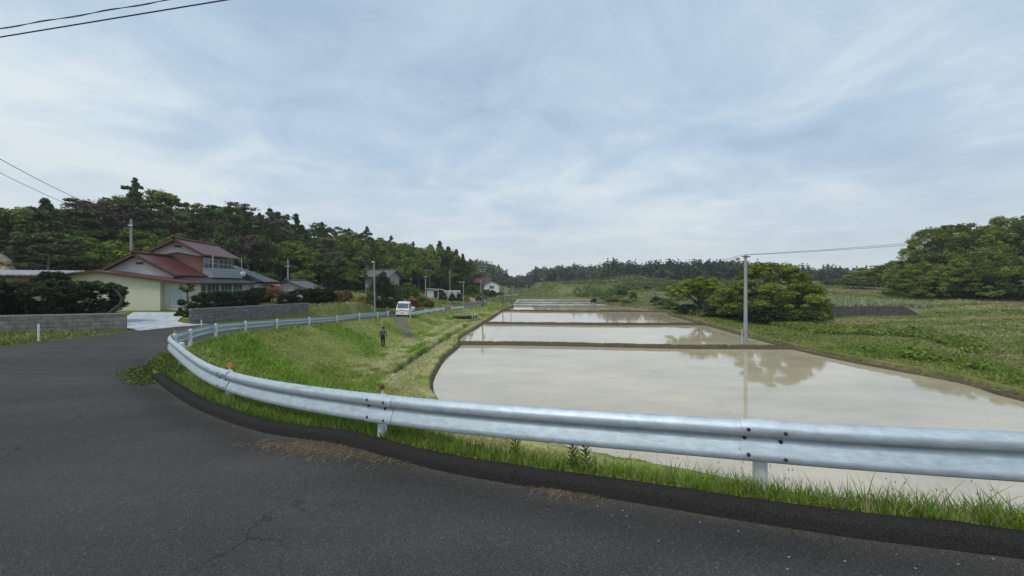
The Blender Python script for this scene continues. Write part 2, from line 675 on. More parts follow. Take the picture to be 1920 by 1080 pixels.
# ------------------------------------------------------------------ plan of the valley
ZW = -3.65                                                 # water level
IL = [(70, -27, .15), (40, -14, .15), (20, -4.8, .12), (12, -1.2, .1), (8, .75, .06), (5, 1.93, .02), (3.39, 2.48, 0), (2.94, 2.61, -.02), (2.43, 2.76, -.04),
      (1.72, 3.02, -.07), (.87, 3.34, -.10), (0, 3.63, -.13), (-.98, 4.05, -.17), (-2.2, 4.73, -.22), (-3.5, 5.27, -.30), (-4.8, 6.0, -.34),
      (-6.09, 6.87, -.37), (-8.07, 8.4, -.42), (-9.7, 9.7, -.48), (-11.2, 11.5, -.54), (-12.5, 13.7, -.60), (-13.6, 16.2, -.68), (-14.4, 19.2, -.87),
      (-14.95, 22.6, -1.08), (-15.0, 26.3, -1.32), (-14.8, 30.1, -1.54), (-14.5, 34, -1.66), (-14.3, 37.8, -1.85), (-14.1, 40, -2.0),
      (-12.6, 42, -2.12), (-12.2, 44, -2.2), (-10.8, 55, -2.6), (-9.4, 66, -2.95), (-7.8, 76, -3.1), (-6.3, 88, -3.12), (-4.0, 110, -3.1), (-2.5, 140, -2.9),
      (-2, 200, -2.6), (0, 300, -2.3)]
OL = [(70, -42, .3), (40, -26, .3), (12, -11, .2), (0, -9, .1), (-10, -6, 0), (-18, 2, -.3), (-19.5, 8, -.45), (-18.5, 13.3, -.47), (-19.0, 16, -.52),
      (-18.9, 18.3, -.57), (-18.9, 22.5, -.68), (-18.9, 35, -1.32), (-17.8, 42, -1.9), (-16, 52, -2.3), (-13.5, 66, -2.8), (-10.8, 85, -3.0),
      (-8.0, 110, -3.0), (-6.5, 140, -2.85), (-6, 200, -2.5), (-4, 300, -2.2)]
PADDY = [(34, -2.8), (24, 1.3), (18, 3.8), (12.3, 6.4), (8, 8.6), (3.6, 11.0), (1, 12.2), (-1.2, 13.6), (-2.8, 15.5), (-3.9, 18.1), (-4.5, 20.6), (-4.9, 26.3),
         (-4.6, 32.3), (-5.2, 36), (-4.0, 48), (-3.0, 58), (-1.7, 72), (.4, 84), (-.2, 96), (1.2, 112), (1.8, 124.5),
         (27.3, 122.5), (24.5, 112), (22.8, 98), (27.5, 81), (28, 67), (26.4, 61.5), (24.8, 46.5), (23.3, 31.2), (23.5, 25.4), (24.6, 20.3), (23.8, 17.2), (25, 12), (31, 5), (38, 0)]
FOOT = [(-90, -60), (-75, 0), (-60, 22), (-52, 38), (-46, 52), (-37, 78), (-27, 110), (-17, 150), (-14, 190), (-12, 300), (-5, 340)]


DITCH = [(-6.85, 21.3), (-6.55, 28), (-6.15, 36), (-5.35, 46)]


def rise(y):
    """the valley floor steps up towards its head"""
    return 0.55 * sstep(np.asarray(y, float), 92, 200)


def H_road(P):
    di, zi, _ = seg_dist(P, IL)
    do, zo, _ = seg_dist(P, OL)
    return zi + (zo - zi) * di / np.maximum(di + do, 1e-6)


def H(P, under=True):
    P = np.asarray(P, float)
    x, y = P[:, 0], P[:, 1]
    di, zi, si = seg_dist(P, IL)
    do, zo, so = seg_dist(P, OL)
    ps = poly_sd(P, PADDY)
    road = zi + (zo - zi) * di / np.maximum(di + do, 1e-6)
    n1 = fbm(x * .35, y * .35, 3) - .5
    n2 = fbm(x * 1.3, y * 1.3, 9) - .5
    # valley side
    slope = 0.62 - 0.17 * sstep(y, 16, 30) + .36 * sstep(x, -2.0, 1.0) * (y < 20)
    shelf = .75 - .36 * sstep(x, -2.5, .5) * (y < 20)
    zs = zi + .08 - slope * np.maximum(di - shelf, 0) * (1 + .25 * n1)
    left_floor = -3.22 - .10 * sstep(-ps, -6, 0) + .12 * n1 + rise(y)
    w = np.maximum(ps, 0)
    rf = -3.28 + .022 * np.minimum(w, 60) + rise(y) * (1 - .7 * sstep(w, 3, 30))
    terr = 1.1 * sstep(y, 51.4, 52.6) * sstep(x, 33, 35) * (1 - sstep(x, 56, 58)) + 1.1 * sstep(y, 44, 58) * sstep(x, 56, 58)
    terr = np.maximum(terr, 1.0 * sstep(y, 58, 75) * sstep(w, 4, 14))
    rf = rf + terr + np.minimum(.035 * np.maximum(y - 55, 0), 2.6) * sstep(w, 2, 22)
    rf = rf + (.25 * n1) * sstep(w, 1, 6) + (fbm(x * .06, y * .06, 5) - .45) * 1.5 * sstep(y, 70, 120) * sstep(w, 4, 20)
    rf = rf + 2.6 * np.exp(-(((x - 56) / 13) ** 2 + ((y - 172) / 10) ** 2))
    mixr = sstep(x, 14, 20)
    floor = left_floor * (1 - mixr) + rf * mixr
    far_y = 300 - 1.1 * np.clip(x - 10, 0, 85)
    floor = floor + (1.2 + 2.4 * sstep(x, 20, 100)) * sstep(y, far_y - 10, far_y + 70)
    k = 0.12
    hh = np.clip(.5 + .5 * (zs - floor) / k, 0, 1)
    val = floor * (1 - hh) + zs * hh + k * hh * (1 - hh)
    val = np.where(di < shelf, np.maximum(zs, floor), val) + .05 * n2 * sstep(di, .5, 1.5)
    val = np.where(di < .19, val - .35, val)
    # channel along the foot of the left bank
    dd, _, _ = seg_dist(P, DITCH)
    val = val - .45 * (1 - sstep(dd, .16, .30)) * (x < 0)
    inside = sstep(-ps, -.12, .35)
    val = np.where(ps < .12, val * (1 - inside) + (-4.15) * inside, val)
    # lots and hill beyond the road
    ww = np.where(so < 0, do, 0)
    lot = zo + sstep(ww, .3, 1.0) * np.maximum(0, (-.58) - zo) * (1 - sstep(y, 44, 50)) + np.minimum(.02 * ww, .3)
    lot = lot + np.minimum(.13 * ww, 2.6) * sstep(y, 48, 62)
    df, _, sf = seg_dist(P, FOOT)
    cap = 4.2 + 2.3 * sstep(y, 28, 46) + 11.5 * sstep(y, 54, 80) * (1 - .66 * sstep(y, 112, 155)) - 1.0 * sstep(y, 105, 170)
    hill = np.where(sf < 0, np.minimum(.46 * df, cap + .02 * df) * (1 + .3 * (fbm(x * .05, y * .05, 21) - .5)) * (1 - .55 * sstep(df, 29, 50)), 0)
    lot = lot + hill * (x < 10) + .1 * n1 * sstep(ww, 1, 4)
    in_road = (si < 0) & (so > 0)
    z = np.where(si >= 0, val, np.where(in_road, road - .14, lot - .02 - .12 * (1 - sstep(ww, 0, .25))))
    return z


def h1(x, y):
    return float(H(np.array([[x, y]]))[0])


# ------------------------------------------------------------------ terrain
G_GREEN = np.array([0.105, 0.155, 0.022])
G_OLIVE = np.array([0.165, 0.175, 0.052])
G_DRY = np.array([0.33, 0.295, 0.165])
G_MUD = np.array([0.13, 0.105, 0.06])


def ground_col(P, z=None):
    x, y = P[:, 0], P[:, 1]
    ps = poly_sd(P, PADDY)
    di, _, si = seg_dist(P, IL)
    n1 = fbm(x * .25, y * .25, 31)[:, None]
    n2 = fbm(x * 1.1, y * 1.1, 37)[:, None]
    n3 = fbm(x * .7 + y * .5, y * 1.9, 41)[:, None]
    c = G_GREEN * (1 - sstep(n1, .35, .65)) + G_OLIVE * sstep(n1, .35, .65)
    # mown strip by the left shore and round the walker
    lx = np.minimum(-9.0 + 3.0 * sstep(y, 20, 14), -4) + 3.5 * sstep(y, 24, 14)
    dry = sstep(x, lx - 2.0, lx + 1.2) * (x < 4) * (1 - sstep(y, 45, 60)) * sstep(y, 9, 11)
    dry = np.maximum(dry, sstep(y, 40, 44) * (x < 0) * (1 - sstep(y, 85, 100)) * .6 * sstep(di, .8, 3))[:, None]
    dry = np.clip(dry * sstep(n2 + .35 * n3, .52, .84) * .85, 0, 1)
    c = c * (1 - dry) + G_DRY * dry
    dt, _, _ = seg_dist(P, DITCH)
    trk = (sstep(dt, .35, .7) * (1 - sstep(dt, 1.0, 1.5)) * (ps < 2.4) * (ps > .5))[:, None] * (x < 0)[:, None] * .6
    c = c * (1 - trk) + G_DRY * 1.0 * trk
    dkk = (1 - sstep(dt, .16, .3))[:, None] * (x < 0)[:, None]
    c = c * (1 - dkk) + np.array([.03, .026, .018]) * dkk
    edge = ((ps > 0) & (ps < 1.6))[:, None] * sstep(n2, .3, .6) * .5
    c = c * (1 - edge) + np.array([.22, .19, .07]) * edge
    # right-hand fields: dry streaks running across
    lb = ((si > 0) & (x < 15) & (y < 95))[:, None]
    c = np.where(lb, c * np.array([1.30, 1.34, 1.25]), c)
    rr = ((x > 20) & (y > 5))[:, None]
    st = sstep(fbm(x * .05, y * .42, 47)[:, None] + .2 * n2, .56, .70) * .8 * sstep(x, 28, 42)[:, None]
    gg = sstep(fbm(x * .04 + 9, y * .30, 48)[:, None], .5, .62)
    c = np.where(rr, c * (1 - .45 * gg) + np.array([.085, .135, .02]) * .45 * gg, c)
    c = np.where(rr, c * (1 - st) + np.array([.26, .23, .12]) * st, c)
    fr = ((y > 75) & (si > 0))[:, None]
    st = sstep(fbm(x * .05, y * .22, 53)[:, None] + .2 * n2, .5, .75)
    c = np.where(fr, (c * .85) * (1 - st * .6) + np.array([.24, .23, .13]) * st * .6, c)
    c = np.where((ps < .1)[:, None], G_MUD * np.ones((len(P), 1)), c)
    df, _, sf = seg_dist(P, FOOT)
    hill = ((si < 0) & (sf < 0))[:, None]
    c = np.where(hill, np.array([.035, .045, .018]) * (.7 + .6 * n2), c)
    return c * (.8 + .4 * n2)


def make_terrain():
    ang = np.concatenate([np.linspace(-180, -72, 40, endpoint=False), np.linspace(-72, 72, 620), np.linspace(72, 180, 40, endpoint=False)[1:]])
    ang = np.radians(ang)
    r = np.exp(np.linspace(np.log(1.2), np.log(2500), 560))
    A, R = np.meshgrid(ang, r)
    X, Y = (R * np.sin(A)).ravel(), (R * np.cos(A)).ravel()
    P = np.stack([X, Y], 1)
    z = H(P)
    behind = (Y < -12) | (np.abs(X) > 400)
    z = np.where(behind & (Y < -12), np.clip(z, -4, 1.0), z)
    na, nr = len(ang), len(r)
    i = np.arange(nr - 1)[:, None] * na
    j = np.arange(na)[None, :]
    j2 = (j + 1) % na
    Fc = np.stack([i + j, i + j2, i + na + j2, i + na + j], -1).reshape(-1, 4)[:, ::-1]
    V = np.stack([X, Y, z], 1)
    col = ground_col(P)
    # close the centre
    me = np_mesh('ground', V, Fc, col, True)
    o = link('ground', me, M['ground'])
    tag(o, kind='structure')


make_terrain()


def make_road():
    n = 420
    def resample(L, n):
        L = np.asarray(L, float)
        return L
    il = catmull([p for p in IL[:36]], .5)
    ol = np.asarray(OL, float)
    # match each inner point with a point on the outer edge by a monotone parameter
    keys_i = [0, 1, 3, 6, 9, 11, 14, 17, 18, 20, 22, 24, 28, 31, 32, 34, 35]
    ilk = np.array([IL[k] for k in keys_i])
    outer_for = [(70, -42), (40, -26), (14, -12), (4, -9.6), (0, -9), (-5, -7.5), (-12, -4.5), (-18.0, 2), (-19.3, 8), (-18.6, 13.3), (-18.9, 18.3), (-18.9, 25),
                 (-18.3, 39.5), (-15.5, 54), (-13.5, 66), (-10.6, 86), (-7.5, 110)]
    # cumulative length of every inner sample, and parameter of keys
    cl = np.concatenate([[0], np.cumsum(np.linalg.norm(np.diff(il[:, :2], axis=0), axis=1))])
    kp = [cl[np.argmin(((il[:, :2] - k[:2]) ** 2).sum(1))] for k in ilk]
    ox = np.interp(cl, kp, [p[0] for p in outer_for])
    oy = np.interp(cl, kp, [p[1] for p in outer_for])
    nv = 44
    t = np.linspace(0, 1, nv) ** 1.25
    X = il[:, 0][:, None] * (1 - t) + ox[:, None] * t
    Y = il[:, 1][:, None] * (1 - t) + oy[:, None] * t
    P = np.stack([X.ravel(), Y.ravel()], 1)
    z = H_road(P)
    m = len(il)
    i = np.arange(m - 1)[:, None] * nv
    j = np.arange(nv - 1)[None, :]
    Fc = np.stack([i + j, i + j + 1, i + nv + j + 1, i + nv + j], -1).reshape(-1, 4)
    di, _, _ = seg_dist(P, IL)
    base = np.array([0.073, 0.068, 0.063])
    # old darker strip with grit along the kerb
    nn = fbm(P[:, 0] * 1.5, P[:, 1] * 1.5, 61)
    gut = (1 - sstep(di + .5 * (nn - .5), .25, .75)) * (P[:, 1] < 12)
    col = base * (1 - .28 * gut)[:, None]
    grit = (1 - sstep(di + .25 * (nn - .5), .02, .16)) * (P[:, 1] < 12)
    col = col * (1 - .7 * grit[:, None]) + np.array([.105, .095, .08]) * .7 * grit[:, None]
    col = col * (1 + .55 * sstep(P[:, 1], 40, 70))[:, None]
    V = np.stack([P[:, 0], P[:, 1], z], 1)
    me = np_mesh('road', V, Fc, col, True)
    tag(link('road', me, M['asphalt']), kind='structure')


make_road()


def steep_soil(o, lim=.8):
    me = o.data
    me.materials.append(M['soilface'])
    n = len(me.polygons)
    nr = np.zeros(n * 3)
    me.polygons.foreach_get('normal', nr)
    me.polygons.foreach_set('material_index', (np.abs(nr.reshape(-1, 3)[:, 2]) < lim).astype(np.int32))  # steep faces get the soil with shade in its colour
    return o


def sweep(path, prof, jit=0.0, seed=0):
    """prof: list of (offset to the right of travel, height) carried along the path (x, y, z)"""
    rs = np.random.RandomState(seed)
    path = np.asarray(path, float)
    d = np.gradient(path[:, :2], axis=0)
    d /= np.linalg.norm(d, axis=1)[:, None]
    nrm = np.stack([d[:, 1], -d[:, 0]], 1)
    V = []
    for (o, h) in prof:
        jj = (rs.rand(len(path)) - .5) * 2 * jit
        jh = (rs.rand(len(path)) - .5) * 2 * jit
        V.append(np.stack([path[:, 0] + nrm[:, 0] * (o + jj), path[:, 1] + nrm[:, 1] * (o + jj), path[:, 2] + h + jh], 1))
    V = np.stack(V, 1)
    m, k = V.shape[:2]
    i = np.arange(m - 1)[:, None] * k
    j = np.arange(k - 1)[None, :]
    Fc = np.stack([i + j, i + k + j, i + k + j + 1, i + j + 1], -1).reshape(-1, 4)
    return V.reshape(-1, 3), Fc


kp = catmull([p for p in IL[2:18]] + [(-8.55, 8.78, -.44)], .12)
kp[:, 2] += .010 * (fbm(kp[:, 0] * 2.1, kp[:, 1] * 2.1, 163) - .5)
V, Fc = sweep(kp, [(-.01, -.12), (0, -.01), (.012, .075), (.03, .11), (.06, .125), (.10, .13), (.145, .125), (.17, .11), (.18, -.1)], .0032, 4)
tag(link('kerb', np_mesh('kerb', V, Fc, None, True), M['kerb']), kind='structure')


# water: one sheet for every flooded paddy
DIKES = [((-4.9, 32.9), (23.6, 30.6)), ((-3.6, 49.0), (25.3, 47.6)), ((-1.6, 71.5), (28.3, 68.5)), ((.6, 86), (26.2, 84)), ((-.6, 97), (22.6, 96)),
         ((.8, 109), (24.4, 107)), ((1.9, 124), (27.5, 122))]


def make_water():
    edges = [((-8, -6), (42, -6))] + [((a[0] - 3, a[1]), (b[0] + 3, b[1])) for a, b in DIKES] + []
    edges[0] = ((-8, 4), (42, -6))
    for i in range(len(edges) - 1):
        (a, b), (c, d) = edges[i], edges[i + 1]
        me = bpy.data.meshes.new('paddy_water')
        zw = ZW + float(rise(a[1]))
        zn = ZW + float(rise(c[1]))
        me.from_pydata([(a[0], a[1], zw), (b[0], b[1], zw), (d[0], d[1], zw), (c[0], c[1], zw)], [], [(0, 1, 2, 3)])
        tag(link('paddy_water', me, M['ripple'] if i >= 4 else M['water']), kind='structure')
        # an earth dike at the far side of each
        if i < len(DIKES):
            p, q = DIKES[i]
            n = max(24, int(110 / (1 + i * .6)))
            t = np.linspace(0, 1, n)
            path = np.stack([p[0] + (q[0] - p[0]) * t, p[1] + (q[1] - p[1]) * t + .25 * np.sin(t * 7 + i), np.full(n, zn) + .04 * (fbm(t * 20, t * 0 + i, 71) - .5)], 1)
            hgt = .26 if i < 3 else .12
            ks = 1.0 if i < 3 else .6
            V, Fc = sweep(path, [(-.42 * ks, -.3), (-.36 * ks, .03), (-.30 * ks, .6 * hgt), (-.2 * ks, hgt), (0, hgt + .02), (.2 * ks, hgt), (.3 * ks, .55 * hgt), (.37 * ks, .02), (.45 * ks, -.3)], .028, 5 + i)
            dk = link('dike', np_mesh('dike', V, Fc, None, True), M['mud'])
            if i < 3: steep_soil(dk)
            tag(dk, kind='structure')


make_water()
# raised earth rims round the shore
for rim in (PADDY[0:20], PADDY[20:]):
    pth = catmull([(x, y, ZW + float(rise(y))) for x, y in rim], .45)
    nz = fbm(pth[:, 0] * .8, pth[:, 1] * .8, 77) - .5
    pth[:, 2] += .05 * nz
    sg = 1
    pr = [(.24, -.3), (.13, .03), (.08, .10), (.0, .17), (-.14, .22), (-.34, .24), (-.5, .20), (-.66, .0)]
    if rim[0][1] >= 100: pth = pth[::-1][::-1]
    V, Fc = sweep(pth, pr, .02, 31)
    tag(steep_soil(link('field_rim', np_mesh('field_rim', V, Fc, None, True), M['rim']), .9), kind='structure')

# ------------------------------------------------------------------ guardrails
PROF = [(0, 0), (.01, .004), (.055, .020), (.063, .032), (.064, .068), (.058, .085), (.016, .168), (.008, .182), (.007, .212), (.014, .221), (.056, .236), (.064, .248), (.064, .298), (.056, .318), (.014, .353), (0, .362)]


def guardrail(pts, label, near=(), ends=(True, True), refl=(), bm='steel'):
    """pts: (x, y, ground z) of each post, travelling with the valley on the right"""
    base = pts[0]
    root = thing('guardrail', label, 'guardrail', (0, 0, 0), 0, 'guardrails along the road')
    path = catmull(pts, .25)
    lift = path.copy()
    lift[:, 2] += 0.325
    prof = [(-.075 - o, h) for o, h in PROF]
    back = [(-.071 - o, h) for o, h in reversed(PROF)]
    V, Fc = sweep(lift, prof + back)
    k = len(prof) * 2
    m = len(lift)
    beam = np_mesh('beam', V, Fc, None, True)
    link('beam', beam, M[bm], root)
    for e, (i0, sgn) in enumerate(((0, -1), (m - 1, 1))):
        if not ends[e]: continue
        # rounded end wing
        p = lift[i0]
        q = lift[i0 + (1 if i0 == 0 else -1)]
        d = (p[:2] - q[:2]) / np.linalg.norm(p[:2] - q[:2])
        tr = -sgn
        nr = np.array([d[1], -d[0]]) * (1 if sgn > 0 else -1)
        mb = MB()
        c = p[:2] - nr * .11
        pts2 = []
        for a in range(7):
            an = a / 6 * 1.7
            pts2.append((c[0] + d[0] * .22 * math.sin(an) + nr[0] * .14 * (1 - math.cos(an)), c[1] + d[1] * .22 * math.sin(an) + nr[1] * .14 * (1 - math.cos(an))))
        for a in range(6):
            (x0, y0), (x1, y1) = pts2[a], pts2[a + 1]
            mb.add([(x0, y0, p[2] + .0), (x1, y1, p[2] + .0), (x1, y1, p[2] + .36), (x0, y0, p[2] + .36)], [(0, 1, 2, 3)])
        o = mb.build('end_wing', M['steel'], root, True)
    for i, p in enumerate(pts):
        mb = MB()
        top = p[2] + .70 if i not in near else p[2] + .66
        mb.tube([(p[0], p[1], p[2] - .5), (p[0], p[1], top - .02), (p[0], p[1], top)], [.057, .057, .045], 14)
        po = mb.build('post', M['post'], root, False)
        # bracket between post and beam
        a = pts[max(i - 1, 0)]
        b = pts[min(i + 1, len(pts) - 1)]
        d = Vector((b[0] - a[0], b[1] - a[1], 0)).normalized()
        nrm = Vector((d.y, -d.x, 0))
        mb = MB()
        mb.M = Matrix(((d.x, -nrm.x, 0, p[0]), (d.y, -nrm.y, 0, p[1]), (0, 0, 1, p[2] + .325), (0, 0, 0, 1)))
        mb.box(-.035, .035, .045, .082, .12, .24)
        mb.build('bracket', M['post'], root)
        if i in near:
            for sx in (-.15, .12):
                for zz, off in ((.292, .140), (.20, .092), (.072, .140)):
                    mb = MB()
                    q = Vector((p[0], p[1], p[2] + .325 + zz)) + d * (sx + (.02 if zz == .2 else 0)) - nrm * (off - .006)
                    mb.tube([q, q - nrm * .012, q - nrm * .019], [.017, .016, .008], 10)
                    mb.build('bolt', M['bolt'], root, True)
            # lap joint of two beam lengths: a second skin a few mm proud
            j = np.argmin(((lift[:, :2] - np.array(p[:2])) ** 2).sum(1))
            dd = np.array([d.x, d.y])
            seg = np.array([[p[0] + dd[0] * s, p[1] + dd[1] * s, p[2] + .325] for s in (-.26, -.1, .05, .17)])
            zs = np.interp(np.linspace(-.26, .17, 4), [-1, 1], [lift[max(j - 4, 0), 2], lift[min(j + 4, m - 1), 2]])
            seg[:, 2] = zs
            # follow the curved beam
            for q in range(4):
                jj = np.argmin(((lift[:, :2] - seg[q, :2]) ** 2).sum(1))
            V2, F2 = sweep(seg, [(-.0795 - o, h) for o, h in PROF])
            link('lap_joint', np_mesh('lap', V2, F2, None, True), M['steel'], root)
        if i in refl:
            mb = MB()
            col, rr = refl[i]
            ct = Vector((p[0], p[1], p[2] + .75))
            f = Vector((-ct.x, -ct.y, 0)).normalized()
            if i == 3 and False: pass
            mb.tube([ct - f * .012, ct + f * .012], [rr, rr], 18)
            ro = mb.build('reflector', M[col], root)
            mb = MB()
            mb.tube([(ct.x, ct.y, p[2] + .60), (ct.x, ct.y, ct.z - rr * .7)], .01, 6)
            mb.build('reflector_stem', M['post'], ro)
    return root


def G(px, ymid, D):
    x, y, z = W(px, ymid, D)
    return (x, y, z - .5)


r1 = [(16.5, -2.6, .40), (12.9, -1.0, .36), (9.3, .55, .30), (5.70, 2.05, .22), G(1425, 822, 3.30), G(717, 763, 4.72), G(430, 710.5, 6.75), G(337, 669, 9.2), G(317, 645, 10.9)]
r1[7] = (-8.35, 9.35, -.36)
r1[8] = (-10.35, 11.35, -.42)
r1 += [G(357, 627, 13.7), G(404.7, 615, 16.3), G(460.5, 609, 19.3), G(519.6, 604.2, 22.7), G(580, 600.4, 26.3), G(632, 596.5, 30.1),
       G(674, 591, 34), G(708, 588.6, 37.8), G(727, 587, 40)]
guardrail(r1, 'long pale steel guardrail curving round the bend beside the asphalt road', near=(4, 5, 6), refl={5: ('rust', .03), 6: ('orange', .046), 8: ('orange', .04)}, ends=(False, True))
guardrail([G(769, 588, 42), G(783, 586, 45), G(796, 583.8, 48), G(808, 582, 50.5), G(820, 580.2, 53), G(832, 578.8, 55)],
          'middle-length white guardrail starting at the right of the white truck', bm='white')
guardrail([G(847, 577.3, 60), G(859, 576.4, 62.5), G(869, 575.6, 65)], 'shortest white guardrail, two spans only, beyond the others along the road', bm='white')


# ------------------------------------------------------------------ foliage
def leaf_mat(name, col, rnd=0.22, trans=0.25):
    return mat(name, col, 0.6, 0.22, attr=True, trans=trans, rnd=rnd)


LM = leaf_mat('leaves', (0.05, 0.08, 0.02))
LM_hill = leaf_mat('hill_leaves', (0.05, 0.08, 0.02), 0.28, 0.25)


def leaves_from_clumps(cen, rad, cnt, leaf, rs, base, tintvar=.35, flat=1.0, hue=(0.0, 0.0, 0.0), aspect=1.0, out=.5, up=.35):
    """diamond leaf faces scattered in each clump; every clump has its own tint"""
    n = len(cen)
    idx = np.repeat(np.arange(n), cnt)
    N = len(idx)
    d = rs.normal(size=(N, 3))
    d /= np.linalg.norm(d, axis=1)[:, None]
    rr = rad[idx][:, None] * (rs.rand(N, 1) ** .45)
    p = cen[idx] + d * rr * np.array([1, 1, flat])
    nn = d * out + rs.normal(size=(N, 3)) * .55 + np.array([0, 0, up])
    nn /= np.linalg.norm(nn, axis=1)[:, None]
    a = np.cross(nn, rs.normal(size=(N, 3)))
    a /= np.linalg.norm(a, axis=1)[:, None]
    b = np.cross(nn, a)
    s = leaf * (.6 + .8 * rs.rand(N, 1))
    V = np.stack([p - a * s * aspect, p - b * s * .55, p + a * s * aspect, p + b * s * .55], 1).reshape(-1, 3)
    Fc = np.arange(N * 4).reshape(-1, 4)
    t = (1 - tintvar + 2 * tintvar * rs.rand(n))[idx] * (.82 + .36 * rs.rand(N))
    h = rs.rand(n)[idx]
    col = np.array(base)[None, :] * t[:, None] + h[:, None] * np.array(hue)[None, :]
    return V, Fc, np.repeat(col, 4, axis=0)


def merge(parts):
    V, Fs, Cc = [], [], []
    b = 0
    for v, f, c in parts:
        V.append(v)
        Fs.append(f + b)
        Cc.append(c)
        b += len(v)
    return np.concatenate(V), np.concatenate(Fs), np.concatenate(Cc)


def clumps_broad(rs, n, shape=(.5, .5, .36), zc=.62, inner=.45, lobes=7):
    L = []
    for i in range(lobes):
        a = rs.rand() * 2 * PI
        r = .24 * math.sqrt(rs.rand()) + .06
        L.append((r * math.cos(a), r * math.sin(a), zc + (rs.rand() - .4) * shape[2] * .9, .22 + .12 * rs.rand()))
    out, ids = [], []
    for i in range(n):
        l = L[i % lobes]
        d = rs.normal(size=3)
        d /= np.linalg.norm(d)
        if d[2] < -.35: d[2] *= -.5
        r = l[3] * (inner + (1 - inner) * rs.rand() ** .4)
        out.append((l[0] + d[0] * r, l[1] + d[1] * r, l[2] + d[2] * r * .75))
    return np.array(out), L


def tree_parts(kind, seed, nl, leaf, base, hue=(0, 0, 0), big=False):
    """unit tree: 1 m tall, about 1 m wide; returns trunk mesh and crown mesh"""
    rs = np.random.RandomState(seed)
    tr = MB()
    if kind == 'broad':
        n = 230 if big else 60
        cen, L = clumps_broad(rs, n, (.5, .5, .5), .52, .55, 13 if big else 8)
        rad = (.022 + .07 * rs.rand(n) ** 1.3) * (1 if big else 1.5)
        V, Fc, Cc = leaves_from_clumps(cen, rad, nl // n, leaf, rs, base, .4, .7, hue)
        tr.tube([(0, 0, -.08), (.01, 0, .12), (-.01, .015, .3), (.01, .0, .5)], [.03, .024, .018, .01], 7)
        for l in L: tr.tube([(0, 0, .16 + .12 * rs.rand()), (l[0] * .5, l[1] * .5, l[2] * .72), (l[0], l[1], l[2] + .05)], [.014, .009, .004], 5)
    elif kind == 'spread':                       # wide low crown in drooping layers
        n = 260 if big else 60
        cen = []
        for i in range(n):
            a = rs.rand() * 2 * PI
            r = .5 * rs.rand() ** .5
            top = .93 * (1 - (r / .56) ** 2.4) + .02
            cen.append((r * math.cos(a), r * math.sin(a), max(.12, top * (1 - .92 * rs.rand() ** 1.9))))
        cen = np.array(cen)
        rad = (.022 + .075 * rs.rand(n) ** 1.4) * (1 if big else 1.5)
        V, Fc, Cc = leaves_from_clumps(cen, rad, nl // n, leaf, rs, base, .48, .75, hue)
        for k in range(4):
            a = k * 1.7 + rs.rand()
            tr.tube([(.04 * math.cos(a), .04 * math.sin(a), -.05), (.1 * math.cos(a), .1 * math.sin(a), .3), (.25 * math.cos(a), .25 * math.sin(a), .66)], [.022, .014, .005], 6)
    elif kind == 'cedar':
        n = 60
        t = rs.rand(n) ** .9
        a = rs.rand(n) * 2 * PI
        r = .5 * (1 - t ** 1.5) ** .8 * (.35 + .65 * rs.rand(n)) * (.8 + .3 * np.sin(t * 19 + seed))
        cen = np.stack([r * np.cos(a), r * np.sin(a), .14 + .84 * t], 1)
        rad = .03 + .13 * (1 - t) * (.6 + .5 * rs.rand(n)) + .012
        V, Fc, Cc = leaves_from_clumps(cen, rad, nl // n, leaf, rs, base, .35, .5, hue, aspect=1.3)
        tr.tube([(0, 0, -.1), (0, 0, .5), (0, 0, .97)], [.022, .014, .003], 6)
    elif kind == 'pine':
        n = 16
        cen, rad = [], []
        tr.tube([(0, 0, -.1), (.03, .0, .35), (.0, .03, .65), (.03, .0, .9)], [.022, .018, .012, .005], 6)
        for i in range(n):
            z = .42 + .52 * (i / (n - 1))
            a = i * 2.4 + rs.rand()
            r = (.44 - .25 * (z - .42)) * rs.rand() ** .6
            if i > n - 3: r *= .3
            c = (r * math.cos(a), r * math.sin(a), z)
            tr.tube([(.0, .02, z - .08), (c[0] * .6, c[1] * .6, z - .03), c], [.009, .006, .003], 4)
            for q in range(3):
                cen.append((c[0] + rs.normal() * .06, c[1] + rs.normal() * .06, z + rs.normal() * .012))
                rad.append(.07 + .06 * rs.rand())
        V, Fc, Cc = leaves_from_clumps(np.array(cen), np.array(rad), nl // len(cen), leaf, rs, base, .4, .5, hue, up=.6)
    elif kind == 'shrub':
        n = 46
        d = rs.normal(size=(n, 3))
        d /= np.linalg.norm(d, axis=1)[:, None]
        d[:, 2] = np.abs(d[:, 2]) * 1.0 - .15
        cen = d * np.array([.41, .41, .5]) * (.62 + .38 * rs.rand(n, 1)) + np.array([0, 0, .42])
        rad = .09 + .07 * rs.rand(n)
        V, Fc, Cc = leaves_from_clumps(cen, rad, nl // n, leaf, rs, base, .3, .85, hue, up=.25)
        for k in range(6):
            a = k * 1.05
            tr.tube([(.05 * math.cos(a), .05 * math.sin(a), -.05), (.2 * math.cos(a), .2 * math.sin(a), .5)], [.015, .005], 5)
    elif kind == 'clipped':                      # sheared dense mass
        n = 150
        d = rs.normal(size=(n, 3))
        d /= np.linalg.norm(d, axis=1)[:, None]
        p = np.sign(d) * np.abs(d) ** .72
        cen = p * np.array([.46, .46, .46]) * (.7 + .28 * rs.rand(n, 1)) + np.array([0, 0, .5])
        rad = .075 + .04 * rs.rand(n)
        V, Fc, Cc = leaves_from_clumps(cen, rad, nl // n, leaf, rs, base, .22, 1.0, hue, up=.1)
        for k in range(5):
            a = k * 1.25
            tr.tube([(.12 * math.cos(a), .12 * math.sin(a), -.1), (.2 * math.cos(a), .2 * math.sin(a), .5)], [.02, .008], 5)
    elif kind == 'bare':
        V = Fc = Cc = None
    crown = np_mesh(kind + '_crown', V, Fc, Cc)
    return tr.mesh(kind + '_trunk'), crown


